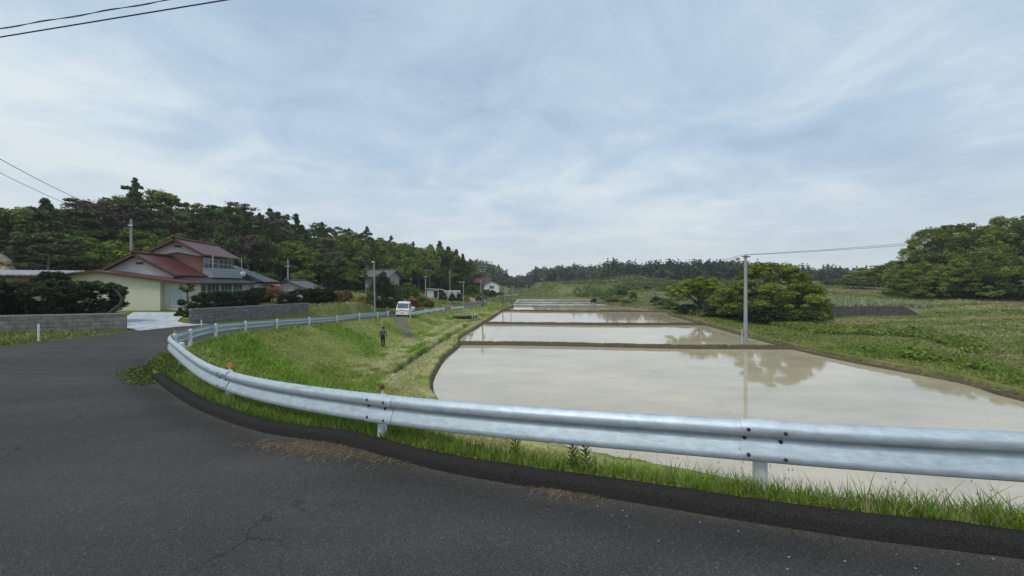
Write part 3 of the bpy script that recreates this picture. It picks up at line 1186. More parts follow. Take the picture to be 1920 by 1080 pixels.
KINDS = {}


def kind(key, k, seeds, nl, leaf, base, hue=(0, 0, 0), big=False, m=None, bark=None):
    KINDS[key] = [(tree_parts(k, s, nl, leaf, base, hue, big), m or LM, bark or M['bark']) for s in seeds]


kind('cedar', 'cedar', (1, 2, 3), 4600, .026, (.070, .096, .024), (.012, .016, .0), m=LM_hill)
kind('pine', 'pine', (4, 5, 6), 4200, .023, (.108, .124, .034), (.02, .018, .004), m=LM_hill, bark=M['palebark'])
kind('drypine', 'pine', (7, 8), 2200, .024, (.125, .098, .066), (.02, .01, .004), m=LM_hill, bark=M['palebark'])
kind('oak', 'broad', (9, 10, 11), 5600, .025, (.122, .162, .024), (.03, .035, .0), m=LM_hill)
kind('fresh', 'broad', (12, 13), 5600, .025, (.120, .185, .034), (.03, .03, .0), m=LM_hill)
kind('big_oak', 'broad', (14, 15), 44000, .0125, (.190, .250, .026), (.03, .035, .0), True)
kind('big_spread', 'spread', (16, 17), 46000, .0125, (.210, .255, .034), (.035, .035, .005), True)
kind('big_dark', 'spread', (18, 19), 40000, .0125, (.155, .195, .028), (.03, .035, .005), True)
kind('bush', 'shrub', (20, 21, 22), 3600, .030, (.090, .135, .034), (.02, .03, .0))
kind('bush_dark', 'shrub', (23, 24), 3600, .028, (.036, .056, .020), (.01, .02, .0))
kind('bush_light', 'shrub', (25, 26), 3600, .030, (.115, .150, .034), (.03, .03, .0))
kind('bush_orange', 'shrub', (27, 28), 3600, .028, (.085, .070, .024), (.16, .045, .01))
kind('bush_red', 'shrub', (29,), 3000, .032, (.09, .035, .022), (.14, .03, .02))
kind('bush_yellow', 'shrub', (30,), 3000, .032, (.22, .19, .03), (.12, .08, .01))
kind('clipped', 'clipped', (31, 32, 33), 17000, .024, (.026, .038, .014), (.012, .016, .004))
kind('clipped_ball', 'clipped', (34,), 8000, .034, (.045, .065, .020), (.02, .02, .004))


def plant(key, x, y, h, w, name, label, cat, group=None, v=None, sink=.1, z=None, wy=None):
    vs = KINDS[key]
    (tm, cm), lm, bm_ = vs[random.randrange(len(vs)) if v is None else v % len(vs)]
    if z is None: z = h1(x, y) - sink
    root = thing(name, label, cat, (x, y, z), random.random() * 6.28, group)
    root.scale = (w, wy or w, h)
    if len(tm.materials) == 0: tm.materials.append(bm_)
    if len(cm.materials) == 0: cm.materials.append(lm)
    a = bpy.data.objects.new('trunk' if cat == 'tree' else 'stem', tm)
    b = bpy.data.objects.new('crown' if cat == 'tree' else 'foliage', cm)
    for o in (a, b):
        C.objects.link(o)
        o.parent = root
    return root


def plant_px(key, px, ytop, D, wpx, name, label, cat, group=None, v=None, z=None, over=1.0):
    """stands at depth D under pixel column px, reaching up to pixel row ytop"""
    x = (px - 960) / F * D
    zz = h1(x, D) - .1 if z is None else z
    top = EYE + (530 - ytop) / F * D
    return plant(key, x, D, max(.4, (top - zz)) * over, wpx / F * D, name, label, cat, group, v, z=zz)


# ------------------------------------------------------------------ wooded hill on the left
def hill_wood():
    rs = np.random.RandomState(5)
    lab = {'cedar': ('cedar_tree', 'dark conical cedar in the wood on the left hill', 'cedars in the hill wood'),
           'pine': ('pine_tree', 'flat layered green pine in the wood on the left hill', 'pines in the hill wood'),
           'drypine': ('dry_pine_tree', 'brownish thin pine with bare branches in the wood on the left hill', 'brown pines in the hill wood'),
           'oak': ('oak_tree', 'mid green rounded tree in the wood on the left hill', 'green broadleaf trees in the hill wood'),
           'fresh': ('maple_tree', 'bright fresh green tree in the wood on the left hill', 'bright green trees in the hill wood')}
    foot = catmull(FOOT[2:9], 1.0)
    n = 0
    pts = []
    for trial in range(14000):
        i = rs.randint(2, len(foot) - 2)
        d = foot[i + 1] - foot[i - 1]
        d /= np.linalg.norm(d)
        nr = np.array([-d[1], d[0]])
        off = 1.5 + 27 * rs.rand()
        p = foot[i] + nr * off
        if p[1] < 20 or p[0] / p[1] < -1.62: continue
        if p[0] / p[1] < -1.26 and p[1] < 47 and off < 13: continue
        dist = np.hypot(*p)
        gap = (1.75 + .013 * dist) * (1 + .25 * (off > 18))
        if any((p[0] - q[0]) ** 2 + (p[1] - q[1]) ** 2 < gap * gap for q in pts): continue
        pts.append((p[0], p[1], off))
        if len(pts) >= 285: break
    for (x, y, off) in pts:
        px = 960 + F * x / y
        r = rs.rand()
        dark = vnoise(px / 90., off / 9., 88)
        if px > 640: k = 'cedar' if r < .36 else ('oak' if r < .74 else ('fresh' if r < .93 else 'pine'))
        elif px > 380: k = 'cedar' if r < .28 else ('pine' if r < .46 else ('drypine' if r < .58 else ('oak' if r < .84 else 'fresh')))
        else: k = 'pine' if r < .40 else ('drypine' if r < .52 else ('cedar' if r < .62 else ('oak' if r < .82 else 'fresh')))
        if off < 12 and 120 < px < 330: k = 'fresh' if r < .6 else 'oak'
        if off < 9 and 500 < px < 860 and r < .5: k = 'oak'
        h = {'cedar': 8.2, 'pine': 7.0, 'drypine': 7.2, 'oak': 6.4, 'fresh': 5.8}[k] * (.75 + .5 * rs.rand())
        if px > 820: h *= 1.15
        w = h * {'cedar': .56, 'pine': .85, 'drypine': .8, 'oak': .95, 'fresh': 1.0}[k] * (.85 + .3 * rs.rand())
        w *= 1.15 + .002 * np.hypot(x, y)
        plant(k, x, y, h, w, lab[k][0], lab[k][1], 'tree', lab[k][2])
    # undergrowth under the trees: nobody could count it
    N = 34000
    ii = rs.randint(1, len(foot) - 1, N)
    d = foot[ii + 0] - foot[ii - 1]
    d /= np.linalg.norm(d, axis=1)[:, None]
    off = -0.5 + 30 * rs.rand(N)
    p = foot[ii] + np.stack([-d[:, 1], d[:, 0]], 1) * off[:, None] + rs.normal(size=(N, 2)) * .6
    z = H(p)
    cen = np.stack([p[:, 0], p[:, 1], z + .5 + .9 * rs.rand(N)], 1)
    tone = .6 + .8 * vnoise(p[:, 0] * .3, p[:, 1] * .3, 90)
    V, Fc, Cc = leaves_from_clumps(cen, .6 + .5 * rs.rand(N), 4, .34, rs, (.056, .078, .026), .4, .8)
    Cc = Cc * np.repeat(tone, 16)[:, None]
    tag(link('undergrowth', np_mesh('undergrowth', V, Fc, Cc), LM_hill), kind='stuff')


hill_wood()


# ------------------------------------------------------------------ far woods that read as one mass
def far_wood(name, pts, n, hgt, base, dark=.5, seed=0, conif=.4, leaf=.9, per=70, spread=14):
    rs = np.random.RandomState(seed)
    L = catmull([np.array(p, float) for p in pts], 3.0)
    parts = []
    for i in range(n):
        p = L[rs.randint(len(L))] + rs.normal(size=2) * np.array([2, spread * .5])
        z0 = h1(p[0], p[1]) - .5
        h = hgt * (.6 + .6 * rs.rand()) * (.62 + .75 * float(vnoise(p[0] / 26., 0, 3)))
        con = rs.rand() < conif
        m = 9
        if con:
            t = np.linspace(.1, 1, m)
            a = rs.rand(m) * 6.28
            cen = np.stack([p[0] + np.cos(a) * (1 - t) * h * .14, p[1] + np.sin(a) * (1 - t) * h * .14, z0 + h * t * .97], 1)
            rad = h * (.19 * (1 - t) ** .8 + .015)
            col = np.array(base) * np.array([.62, .66, .72])
        else:
            dd = rs.normal(size=(m, 3))
            dd /= np.linalg.norm(dd, axis=1)[:, None]
            cen = np.stack([p[0] + dd[:, 0] * h * .3, p[1] + dd[:, 1] * h * .3, z0 + h * (.48 + .38 * dd[:, 2])], 1)
            rad = h * (.15 + .1 * rs.rand(m))
            col = np.array(base) * (.75 + .6 * rs.rand())
            if rs.rand() < .35: col = col * np.array([1.7, 1.6, 1.0])
        parts.append(leaves_from_clumps(cen, rad, per // m, leaf * (.6 if con else 1), rs, col, .28, .85, (.01, .01, 0)))
    V, Fc, Cc = merge(parts)
    tag(link(name, np_mesh(name, V, Fc, Cc), LM), kind='stuff')


far_wood('far_wood', [(-55, 335), (0, 330), (50, 318), (110, 300), (150, 285)], 620, 9.5, (.085, .115, .065), seed=1, conif=.3, leaf=1.15, per=120, spread=26)
far_wood('far_pine_wood', [(62, 232), (80, 222), (105, 215), (130, 214), (150, 222)], 480, 11.5, (.062, .080, .048), seed=2, conif=.5, leaf=.8, per=130, spread=18)
far_wood('far_right_wood', [(165, 230), (200, 226), (240, 222), (280, 215), (330, 190)], 420, 10.5, (.058, .082, .042), seed=3, conif=.55, leaf=.8, per=130, spread=18)

# ------------------------------------------------------------------ big trees right of the paddies
def T(*a, **k): return plant_px(*a, **k)


T('big_oak', 1312, 511, 60, 100, 'broadleaf_tree', 'smaller round bright green tree left of the lone pole', 'tree', v=0)
T('big_spread', 1446, 487, 50, 172, 'spreading_tree', 'wide spreading green tree standing behind the lone pole', 'tree', v=0)
T('big_spread', 1378, 527, 54, 95, 'spreading_tree', 'low grey-green bushy tree between the round tree and the wide tree', 'tree', v=1)
T('big_dark', 1505, 528, 48, 85, 'spreading_tree', 'low drooping green tree at the right edge of the wide tree', 'tree', v=1)
for i, (px, yt, D, w, kd, lb) in enumerate([
        (1752, 424, 78, 130, 'big_dark', 'leftmost tall tree of the right-hand grove, leaning over the bank'),
        (1800, 413, 74, 150, 'big_dark', 'broad layered tree second from the left in the right-hand grove'),
        (1862, 408, 80, 150, 'big_oak', 'tall rounded tree in the middle of the right-hand grove'),
        (1902, 398, 72, 170, 'big_dark', 'tallest tree of the right-hand grove at the picture edge'),
        (1968, 402, 76, 190, 'big_oak', 'tree at the far right end of the grove, cut by the frame'),
        (1735, 492, 66, 110, 'big_dark', 'low dark tree at the left foot of the right-hand grove'),
        (1850, 468, 62, 160, 'big_dark', 'lower front tree with hanging branches in the right-hand grove'),
        (1940, 480, 60, 170, 'big_dark', 'lower front tree near the right edge of the picture')]):
    T(kd, px, yt, D, w, 'grove_tree', lb, 'tree', 'trees of the right-hand grove', v=i)
T('big_spread', 1640, 497, 100, 95, 'grove_tree', 'low rounded dark green tree left of the right-hand grove', 'tree', v=1)
T('big_dark', 1690, 487, 95, 110, 'grove_tree', 'rounded green tree touching the left side of the grove', 'tree', v=0)
# brush under and between
bl = [(1290, 568, 60, 62, 'bush_dark', 'dark brambly bush at the left foot of the round tree'), (1350, 570, 54, 70, 'bush_dark', 'dark bush below the gap between the two paddy trees'),
      (1430, 568, 46, 110, 'bush_dark', 'wide dark bush in the shade under the spreading tree'), (1500, 572, 45, 80, 'bush', 'green bush at the right foot of the spreading tree'),
      (1385, 562, 50.5, 76, 'bush', 'mid green bush left of the lone pole'), (1250, 556, 72, 50, 'bush', 'green bush on the bank left of the round tree'),
      (1187, 543, 92, 20, 'bush_light', 'small upright bright bush alone on the right bank'), (1213, 536, 110, 16, 'bush_dark', 'small dark bush high on the right bank'),
      (1165, 540, 105, 26, 'bush_dark', 'dark scrub beside the small bright bush'), (1232, 553, 80, 30, 'bush_dark', 'dark bush above the bend of the paddy edge'),
      (1150, 556, 95, 30, 'bush_light', 'yellowish bush on the bank near the small machine'), (1275, 545, 78, 40, 'bush', 'olive bush further up the bank'),
      (1720, 520, 70, 90, 'bush_dark', 'dark brush under the left end of the grove'), (1790, 512, 64, 130, 'bush_dark', 'long dark brush under the middle of the grove'),
      (1880, 512, 60, 150, 'bush_dark', 'dark brush under the right part of the grove'), (1960, 510, 58, 150, 'bush_dark', 'dark brush at the right edge under the grove'),
      (1610, 526, 90, 60, 'bush', 'green brush at the far side of the crop field'), (1565, 524, 105, 60, 'bush_light', 'pale green brush beyond the crop field'),
      (1590, 520, 115, 70, 'bush', 'soft green thicket behind the crop field')]
for px, yt, D, w, kd, lb in bl: T(kd, px, yt, D, w, 'bush', lb, 'bush', 'bushes on the right-hand bank')

# ------------------------------------------------------------------ gardens and roadside planting on the left
gl = [(455, 545, 35, 60, 'clipped', 'large rounded dark garden shrub behind the block wall'), (405, 545, 31, 56, 'clipped', 'dark clipped shrub in front of the house windows'),
      (484, 539, 40, 46, 'clipped', 'dark shrub at the right end of the house'), (515, 536, 40, 48, 'bush_orange', 'orange-tipped shrub near the end of the block wall'),
      (537, 552, 38, 30, 'clipped', 'small dark shrub below the grey-roofed cottage'), (575, 541, 41, 60, 'clipped', 'dense dark hedge at the corner of the block wall'),
      (604, 540, 43, 50, 'clipped', 'dark clipped hedge right of the cottage'), (592, 528, 50, 50, 'bush', 'green garden tree beside the cottage roof'),
      (645, 536, 50, 56, 'bush_orange', 'rounded shrub with orange new leaves by the lawn'), (672, 550, 47, 32, 'bush_yellow', 'small yellow-flowering bush beside the lawn'),
      (660, 553, 48, 26, 'bush_dark', 'low dark bush under the orange shrub'), (712, 500, 58, 56, 'bush_dark', 'tall dark evergreen behind the lamp pole'),
      (695, 540, 52, 40, 'bush', 'green bush left of the lamp pole'), (735, 521, 60, 44, 'bush', 'green bush right of the dark evergreen'),
      (722, 553, 49, 46, 'bush_dark', 'dark bush at the foot of the lamp pole'), (768, 523, 64, 44, 'bush', 'rounded green tree-like bush below the hillside house'), (722, 527, 66, 46, 'bush', 'green bush directly under the eaves of the hillside house'),
      (745, 552, 52, 34, 'bush_dark', 'dark bush directly behind the white truck'), (790, 552, 58, 40, 'bush_light', 'light green bush right of the white truck'),
      (772, 556, 55, 34, 'bush_red', 'reddish brown bush behind the truck roof'), (806, 558, 60, 22, 'bush_red', 'small reddish shrub beside the green field'),
      (830, 543, 76, 18, 'bush_dark', 'small dark bush in front of the shed'), (848, 546, 78, 16, 'bush_dark', 'first small dark bush below the white frame'),
      (861, 545, 80, 14, 'bush_dark', 'second small dark bush below the white frame'), (875, 550, 84, 14, 'bush_yellow', 'bright yellow bush beside the gravel slope'),
      (897, 552, 88, 13, 'bush_red', 'dark red bush at the roadside near the big pole'), (912, 538, 110, 26, 'bush', 'green bush below the far white gable'),
      (925, 540, 106, 20, 'bush_dark', 'dark round bush by the bend of the far road'), (885, 530, 105, 36, 'bush', 'olive bush at the end of the wooded hill'),
      (938, 545, 125, 20, 'bush', 'small green bush beyond the road bend')]
for px, yt, D, w, kd, lb in gl: T(kd, px, yt, D, w, 'garden_bush', lb, 'bush', 'garden and roadside bushes on the left')

# tall trees at the end of the hill, seen against the sky
for px, yt, D, w, kd, lb in [(868, 476, 118, 44, 'cedar', 'rightmost tall cedar at the end of the left wood'), (856, 466, 120, 46, 'cedar', 'second tall cedar from the end of the left wood'),
                             (841, 462, 121, 54, 'cedar', 'tall cedar standing out at the end of the ridge'), (824, 452, 119, 60, 'cedar', 'highest cedar near the end of the ridge'),
                             (806, 458, 118, 60, 'cedar', 'broad cedar left of the highest one at the ridge end'), (786, 462, 100, 66, 'oak', 'large rounded oak below the ridge end'),
                             (745, 470, 92, 50, 'fresh', 'light green tree above the hillside house'), (826, 500, 104, 60, 'oak', 'rounded dark oak behind the shed'),
                             (870, 510, 112, 44, 'cedar', 'dark bushy cedar at the foot of the ridge end'), (700, 455, 84, 64, 'cedar', 'narrow cedar above the lamp pole'),
                             (610, 485, 74, 50, 'oak', 'dark oak behind the garden with the orange shrub'), (480, 505, 62, 70, 'fresh', 'light green tree behind the right end of the house'),
                             (560, 500, 66, 60, 'oak', 'dark green tree behind the cottage'), (660, 500, 76, 60, 'oak', 'dense green tree left of the hillside house'),
                             (850, 462, 122, 62, 'oak', 'dark rounded tree filling the gap between the last tall cedars'), (872, 482, 124, 40, 'oak', 'last rounded tree at the right end of the ridge'),
                             (762, 450, 106, 84, 'oak', 'broad rounded tree on the ridge above the hillside house'), (712, 446, 98, 78, 'oak', 'broad dark tree on the ridge left of the hillside house'),
                             (800, 451, 112, 60, 'fresh', 'fresh green crown on the ridge left of the highest cedar'), (655, 434, 92, 70, 'oak', 'tall rounded tree on the ridge above the orange shrub')]:
    T(kd, px, yt, D, w, 'standing_tree', lb, 'tree')


# ------------------------------------------------------------------ grass and weeds
def scatter(n, a0, a1, r0, r1, rs, power=1.0):
    a = np.radians(a0 + (a1 - a0) * rs.rand(n))
    r = np.exp(np.log(r0) + (np.log(r1) - np.log(r0)) * rs.rand(n) ** power)
    return np.stack([r * np.sin(a), r * np.cos(a)], 1)


def blades(P, z, h, w, lean, col, rs, segs=2, curl=.5):
    """bent tapering blades; P base points, h height, w half-width"""
    n = len(P)
    a = rs.rand(n) * 2 * PI
    face = rs.rand(n) * 2 * PI
    dx, dy = np.cos(a), np.sin(a)
    fx, fy = np.cos(face), np.sin(face)
    rows = []
    for k in range(segs + 1):
        t = k / segs
        off = lean * h * (t ** 1.7)
        zz = z + h * (t - curl * .35 * t * t * lean)
        ww = w * (1 - t) ** .7
        cx, cy = P[:, 0] + dx * off, P[:, 1] + dy * off
        if k < segs:
            rows.append(np.stack([cx - fx * ww, cy - fy * ww, zz], 1))
            rows.append(np.stack([cx + fx * ww, cy + fy * ww, zz], 1))
        else:
            rows.append(np.stack([cx, cy, zz], 1))
    V = np.stack(rows, 1)
    k = V.shape[1]
    Fs = []
    for s in range(segs - 1):
        Fs += [[2 * s, 2 * s + 1, 2 * s + 3], [2 * s, 2 * s + 3, 2 * s + 2]]
    Fs.append([2 * (segs - 1), 2 * (segs - 1) + 1, 2 * segs])
    Fs = np.array(Fs)
    Fc = (np.arange(n)[:, None, None] * k + Fs[None]).reshape(-1, 3)
    tt = np.linspace(.85, 1.15, k)[None, :, None]
    Cc = (col[:, None, :] * tt).reshape(-1, 3)
    return V.reshape(-1, 3), Fc, Cc


def grass_cols(P, rs, dry=.12, gain=1.0):
    n = len(P)
    c = ground_col(P) * 1.55 * gain
    c = c * (.45 + 1.05 * rs.rand(n, 1))
    d = (rs.rand(n) < dry)[:, None]
    c = np.where(d, np.array([.34, .29, .16]) * (.7 + .5 * rs.rand(n, 1)), c)
    return c


def make_grass():
    rs = np.random.RandomState(12)
    # verge right behind the kerb
    kl = catmull([p for p in IL[2:20]], .05)
    dd = np.gradient(kl[:, :2], axis=0)
    dd /= np.linalg.norm(dd, axis=1)[:, None]
    nr = np.stack([dd[:, 1], -dd[:, 0]], 1)
    n = 125000
    i = rs.randint(0, len(kl), n)
    o = .13 + 2.2 * rs.rand(n) ** 2.1
    P = kl[i, :2] + nr[i] * o[:, None] + rs.normal(size=(n, 2)) * .03
    z = H(P) - .02
    dist = np.hypot(P[:, 0], P[:, 1])
    clump = fbm(P[:, 0] * 2.2, P[:, 1] * 2.2, 101)
    h = (.07 + .13 * rs.rand(n)) * (.5 + 1.0 * clump) * (1 - .4 * (o > 1.2))
    h = h * np.where(rs.rand(n) < .035, 1.7, 1.0)
    g = np.array([.165, .25, .034]) * (.6 + .75 * rs.rand(n, 1)) * (.75 + .5 * clump[:, None])
    dry = (rs.rand(n) < .09 + .12 * (fbm(P[:, 0], P[:, 1], 103) > .55))[:, None]
    g = np.where(dry, np.array([.36, .33, .17]) * (.7 + .5 * rs.rand(n, 1)), g)
    V, Fc, Cc = blades(P, z, h, .0022 + .0006 * dist, .15 + .75 * rs.rand(n) ** 1.5, g, rs, 3, .5)
    tag(link('verge_grass', np_mesh('verge_grass', V, Fc, Cc), M['blade']), kind='stuff')
    # seed stalks above the verge on the right
    n = 900
    i = rs.randint(0, len(kl), n)
    o = .3 + .9 * rs.rand(n)
    P = kl[i, :2] + nr[i] * o[:, None]
    keep = P[:, 0] > -1.2 + 2.0 * rs.rand(n)
    P = P[keep]
    n = len(P)
    z = H(P)
    h = .20 + .22 * rs.rand(n)
    parts = [blades(P, z, h, np.full(n, .0013), .12 + .3 * rs.rand(n), np.tile([.13, .12, .06], (n, 1)), rs, 3, .2)]
    V0 = parts[0][0].reshape(n, 7, 3)
    tip = V0[:, 6]
    hd, Fh, Ch = [], [], []
    for k in range(n):
        t = tip[k]
        L = .018 + .022 * rs.rand()
        r = .0032
        a = np.array([rs.normal() * .2, rs.normal() * .2, 1])
        a /= np.linalg.norm(a)
        b = len(hd)
        hd += [t - a * L * .2, t + a * L * .35 + [r, 0, 0], t + a * L * .35 + [-r * .5, r, 0], t + a * L * .35 + [-r * .5, -r, 0], t + a * L]
        Fh += [[b, b + 1, b + 2], [b, b + 2, b + 3], [b, b + 3, b + 1], [b + 4, b + 2, b + 1], [b + 4, b + 3, b + 2], [b + 4, b + 1, b + 3]]
        Ch += [[.10, .075, .05]] * 5
    parts.append((np.array(hd), np.array(Fh), np.array(Ch)))
    V, Fc, Cc = merge(parts)
    tag(link('seed_stalks', np_mesh('seed_stalks', V, Fc, Cc), M['blade']), kind='stuff')
    # left bank, from the verge to the paddies
    P = scatter(330000, -58, 12, 5.0, 75, rs, .8)
    di, _, si = seg_dist(P, IL)
    ps = poly_sd(P, PADDY)
    dt, _, _ = seg_dist(P, DITCH)
    ok = (si > 0) & (di > .5) & (ps > .55) & (dt > .22)
    P = P[ok]
    n = len(P)
    dist = np.hypot(P[:, 0], P[:, 1])
    ln = fbm(P[:, 0] * .7, P[:, 1] * .7, 107)
    gc = grass_cols(P, rs, .06)
    green = gc[:, 1] / (gc[:, 0] + 1e-6)
    h = (.06 + .14 * rs.rand(n)) * (.6 + .9 * ln) * np.where(green > 1.15, 1.35, .7)
    V, Fc, Cc = blades(P, H(P) - .02, h, .0035 + .00075 * dist, .5 + .9 * rs.rand(n), gc * 1.08, rs, 2)
    tag(link('bank_grass', np_mesh('bank_grass', V, Fc, Cc), M['blade']), kind='stuff')
    # cut straw lying on the mown strip
    P = scatter(110000, -45, 6, 12, 75, rs, .9)
    di, _, si = seg_dist(P, IL)
    ps = poly_sd(P, PADDY)
    gc = ground_col(P)
    ok = (si > 0) & (di > 1.0) & (ps > .7) & (gc[:, 0] > .26 + .16 * rs.rand(len(P)))
    P = P[ok]
    n = len(P)
    dist = np.hypot(P[:, 0], P[:, 1])
    c = np.array([.46, .43, .30]) * (.45 + .8 * rs.rand(n, 1))
    V, Fc, Cc = blades(P, H(P) + .02, .07 + .1 * rs.rand(n), .002 + .00055 * dist, 2.2 + 1.5 * rs.rand(n), c, rs, 2, 1.0)
    tag(link('cut_straw', np_mesh('cut_straw', V, Fc, Cc), M['blade']), kind='stuff')
    # fields on the right
    P = scatter(300000, 12, 60, 16, 190, rs, .8)
    ps = poly_sd(P, PADDY)
    P = P[(ps > .6) & (P[:, 0] > 18)]
    n = len(P)
    dist = np.hypot(P[:, 0], P[:, 1])
    ln = fbm(P[:, 0] * .35, P[:, 1] * .8, 109)
    h = (.06 + .11 * rs.rand(n)) * (.3 + 1.4 * ln) * (1 + .006 * dist)
    V, Fc, Cc = blades(P, H(P) - .02, h, .004 + .0008 * dist, .5 + .8 * rs.rand(n), grass_cols(P, rs, .08), rs, 2)
    tag(link('field_grass', np_mesh('field_grass', V, Fc, Cc), M['blade']), kind='stuff')
    # far slopes and the ground beyond the road on the left
    P = scatter(170000, -56, 30, 14, 260, rs, .7)
    di, _, si = seg_dist(P, IL)
    do, _, so = seg_dist(P, OL)
    ps = poly_sd(P, PADDY)
    df, _, sf = seg_dist(P, FOOT)
    ok = (((si < 0) & (so < 0) & (do > .3)) | ((si > 0) & (P[:, 1] > 70) & (ps > .8))) & ~((P[:, 0] < -18.9) & (P[:, 0] > -34) & (P[:, 1] > 17.5) & (P[:, 1] < 30.5))
    P = P[ok]
    n = len(P)
    dist = np.hypot(P[:, 0], P[:, 1])
    h = (.10 + .2 * rs.rand(n)) * (1 + .008 * dist)
    V, Fc, Cc = blades(P, H(P) - .02, h, .004 + .0009 * dist, .5 + .8 * rs.rand(n), grass_cols(P, rs, .06, 1.0), rs, 2)
    tag(link('meadow_grass', np_mesh('meadow_grass', V, Fc, Cc), M['blade']), kind='stuff')


make_grass()


def leafy_patch(name, P, hgt, size, col, rs, per=5, hue=(.02, .03, 0), flat=.8):
    z = H(P)
    n = len(P)
    cen = np.stack([P[:, 0], P[:, 1], z + hgt * (.3 + .7 * rs.rand(n))], 1)
    V, Fc, Cc = leaves_from_clumps(cen, hgt * (.5 + .6 * rs.rand(n)), per, size, rs, col, .35, flat, hue, up=.7)
    tag(link(name, np_mesh(name, V, Fc, Cc), LM), kind='stuff')


_r = np.random.RandomState(40)
# broad-leaved weeds on the right bank, in a band that follows the water
_q = scatter(26000, 33, 52, 26, 62, _r)
_s = poly_sd(_q, PADDY)
_m = (_s > 2.5) & (_s < 17) & (fbm(_q[:, 0] * .22, _q[:, 1] * .22, 120) + .25 * np.exp(-((_s - 8) / 5) ** 2) > .64 + .12 * _r.rand(len(_q)))
leafy_patch('broadleaf_weeds', _q[_m], .34, .10, (.135, .185, .036), _r, 6, (.05, .04, 0))
# rough growth at the foot of the brush and along the far right bank
_q = scatter(34000, 0, 36, 60, 330, _r)
_s = poly_sd(_q, PADDY)
_m = (_s > 2) & ((_q[:, 0] > 22) | (_q[:, 1] > 216)) & (fbm(_q[:, 0] * .09, _q[:, 1] * .12, 123) > .5)
leafy_patch('bank_scrub', _q[_m], .7, .28, (.085, .120, .036), _r, 6)
# left bank: tall weeds next to the rail bend and creepers over its foot
_q = np.stack([-10.6 + 2.9 * _r.rand(5200), 8.2 + 4.0 * _r.rand(5200)], 1)
_d, _z, _sd = seg_dist(_q, IL)
_q = _q[(_d < .22 + .3 * _r.rand(len(_q)) + .3 * (_sd > 0))]
_q = _q[_q[:, 0] + .35 * _r.rand(len(_q)) > -10.15]
leafy_patch('bend_weeds', _q, .17, .026, (.105, .155, .03), _r, 9)


def crop_field():
    rs = np.random.RandomState(50)
    P, h = [], []
    for row in np.arange(52.3, 66, .95):
        n = 900
        x = 34.5 + 26 * rs.rand(n)
        P.append(np.stack([x, row + rs.normal(size=n) * .1 + .02 * (x - 40)], 1))
    P = np.concatenate(P)
    n = len(P)
    z = H(P)
    col = np.where(rs.rand(n, 1) < .45, np.array([.48, .47, .31]), np.array([.18, .22, .10])) * (.7 + .6 * rs.rand(n, 1))
    V, Fc, Cc = blades(P, z, .45 + .45 * rs.rand(n), np.full(n, .04), .2 + .6 * rs.rand(n), col, rs, 2)
    tag(link('crop_plants', np_mesh('crop_plants', V, Fc, Cc), M['blade']), kind='stuff')


crop_field()


def dike_tufts():
    rs = np.random.RandomState(60)
    Ps, zs = [], []
    for i, (a, b) in enumerate(DIKES[:6]):
        n = 2600
        t = rs.rand(n)
        w = rs.normal(size=n) * .13
        Ps.append(np.stack([a[0] + (b[0] - a[0]) * t, a[1] + (b[1] - a[1]) * t + .25 * np.sin(t * 7 + i) + w], 1))
        zs.append(ZW + .24 + rise(Ps[-1][:, 1]))
    for rim in (PADDY[0:20], PADDY[20:]):
        L = catmull(rim, .3)
        d = np.gradient(L, axis=0)
        d /= np.linalg.norm(d, axis=1)[:, None]
        nr = np.stack([-d[:, 1], d[:, 0]], 1)
        n = 15000
        i = rs.randint(0, len(L), n)
        Ps.append(L[i] + nr[i] * (.05 + .6 * rs.rand(n))[:, None])
        zs.append(ZW + .22 + rise(Ps[-1][:, 1]))
    P, z = np.concatenate(Ps), np.concatenate(zs)
    n = len(P)
    m = fbm(P[:, 0] * .8, P[:, 1] * .8, 131) > .42
    P, z = P[m], z[m]
    n = len(P)
    dist = np.hypot(P[:, 0], P[:, 1])
    col = np.where(rs.rand(n, 1) < .3, np.array([.24, .20, .09]), np.array([.105, .135, .04])) * (.6 + .7 * rs.rand(n, 1))
    V, Fc, Cc = blades(P, z, .05 + .09 * rs.rand(n), .004 + .0009 * dist, .6 + .8 * rs.rand(n), col, rs, 2)
    tag(link('dike_grass', np_mesh('dike_grass', V, Fc, Cc), M['blade']), kind='stuff')


dike_tufts()


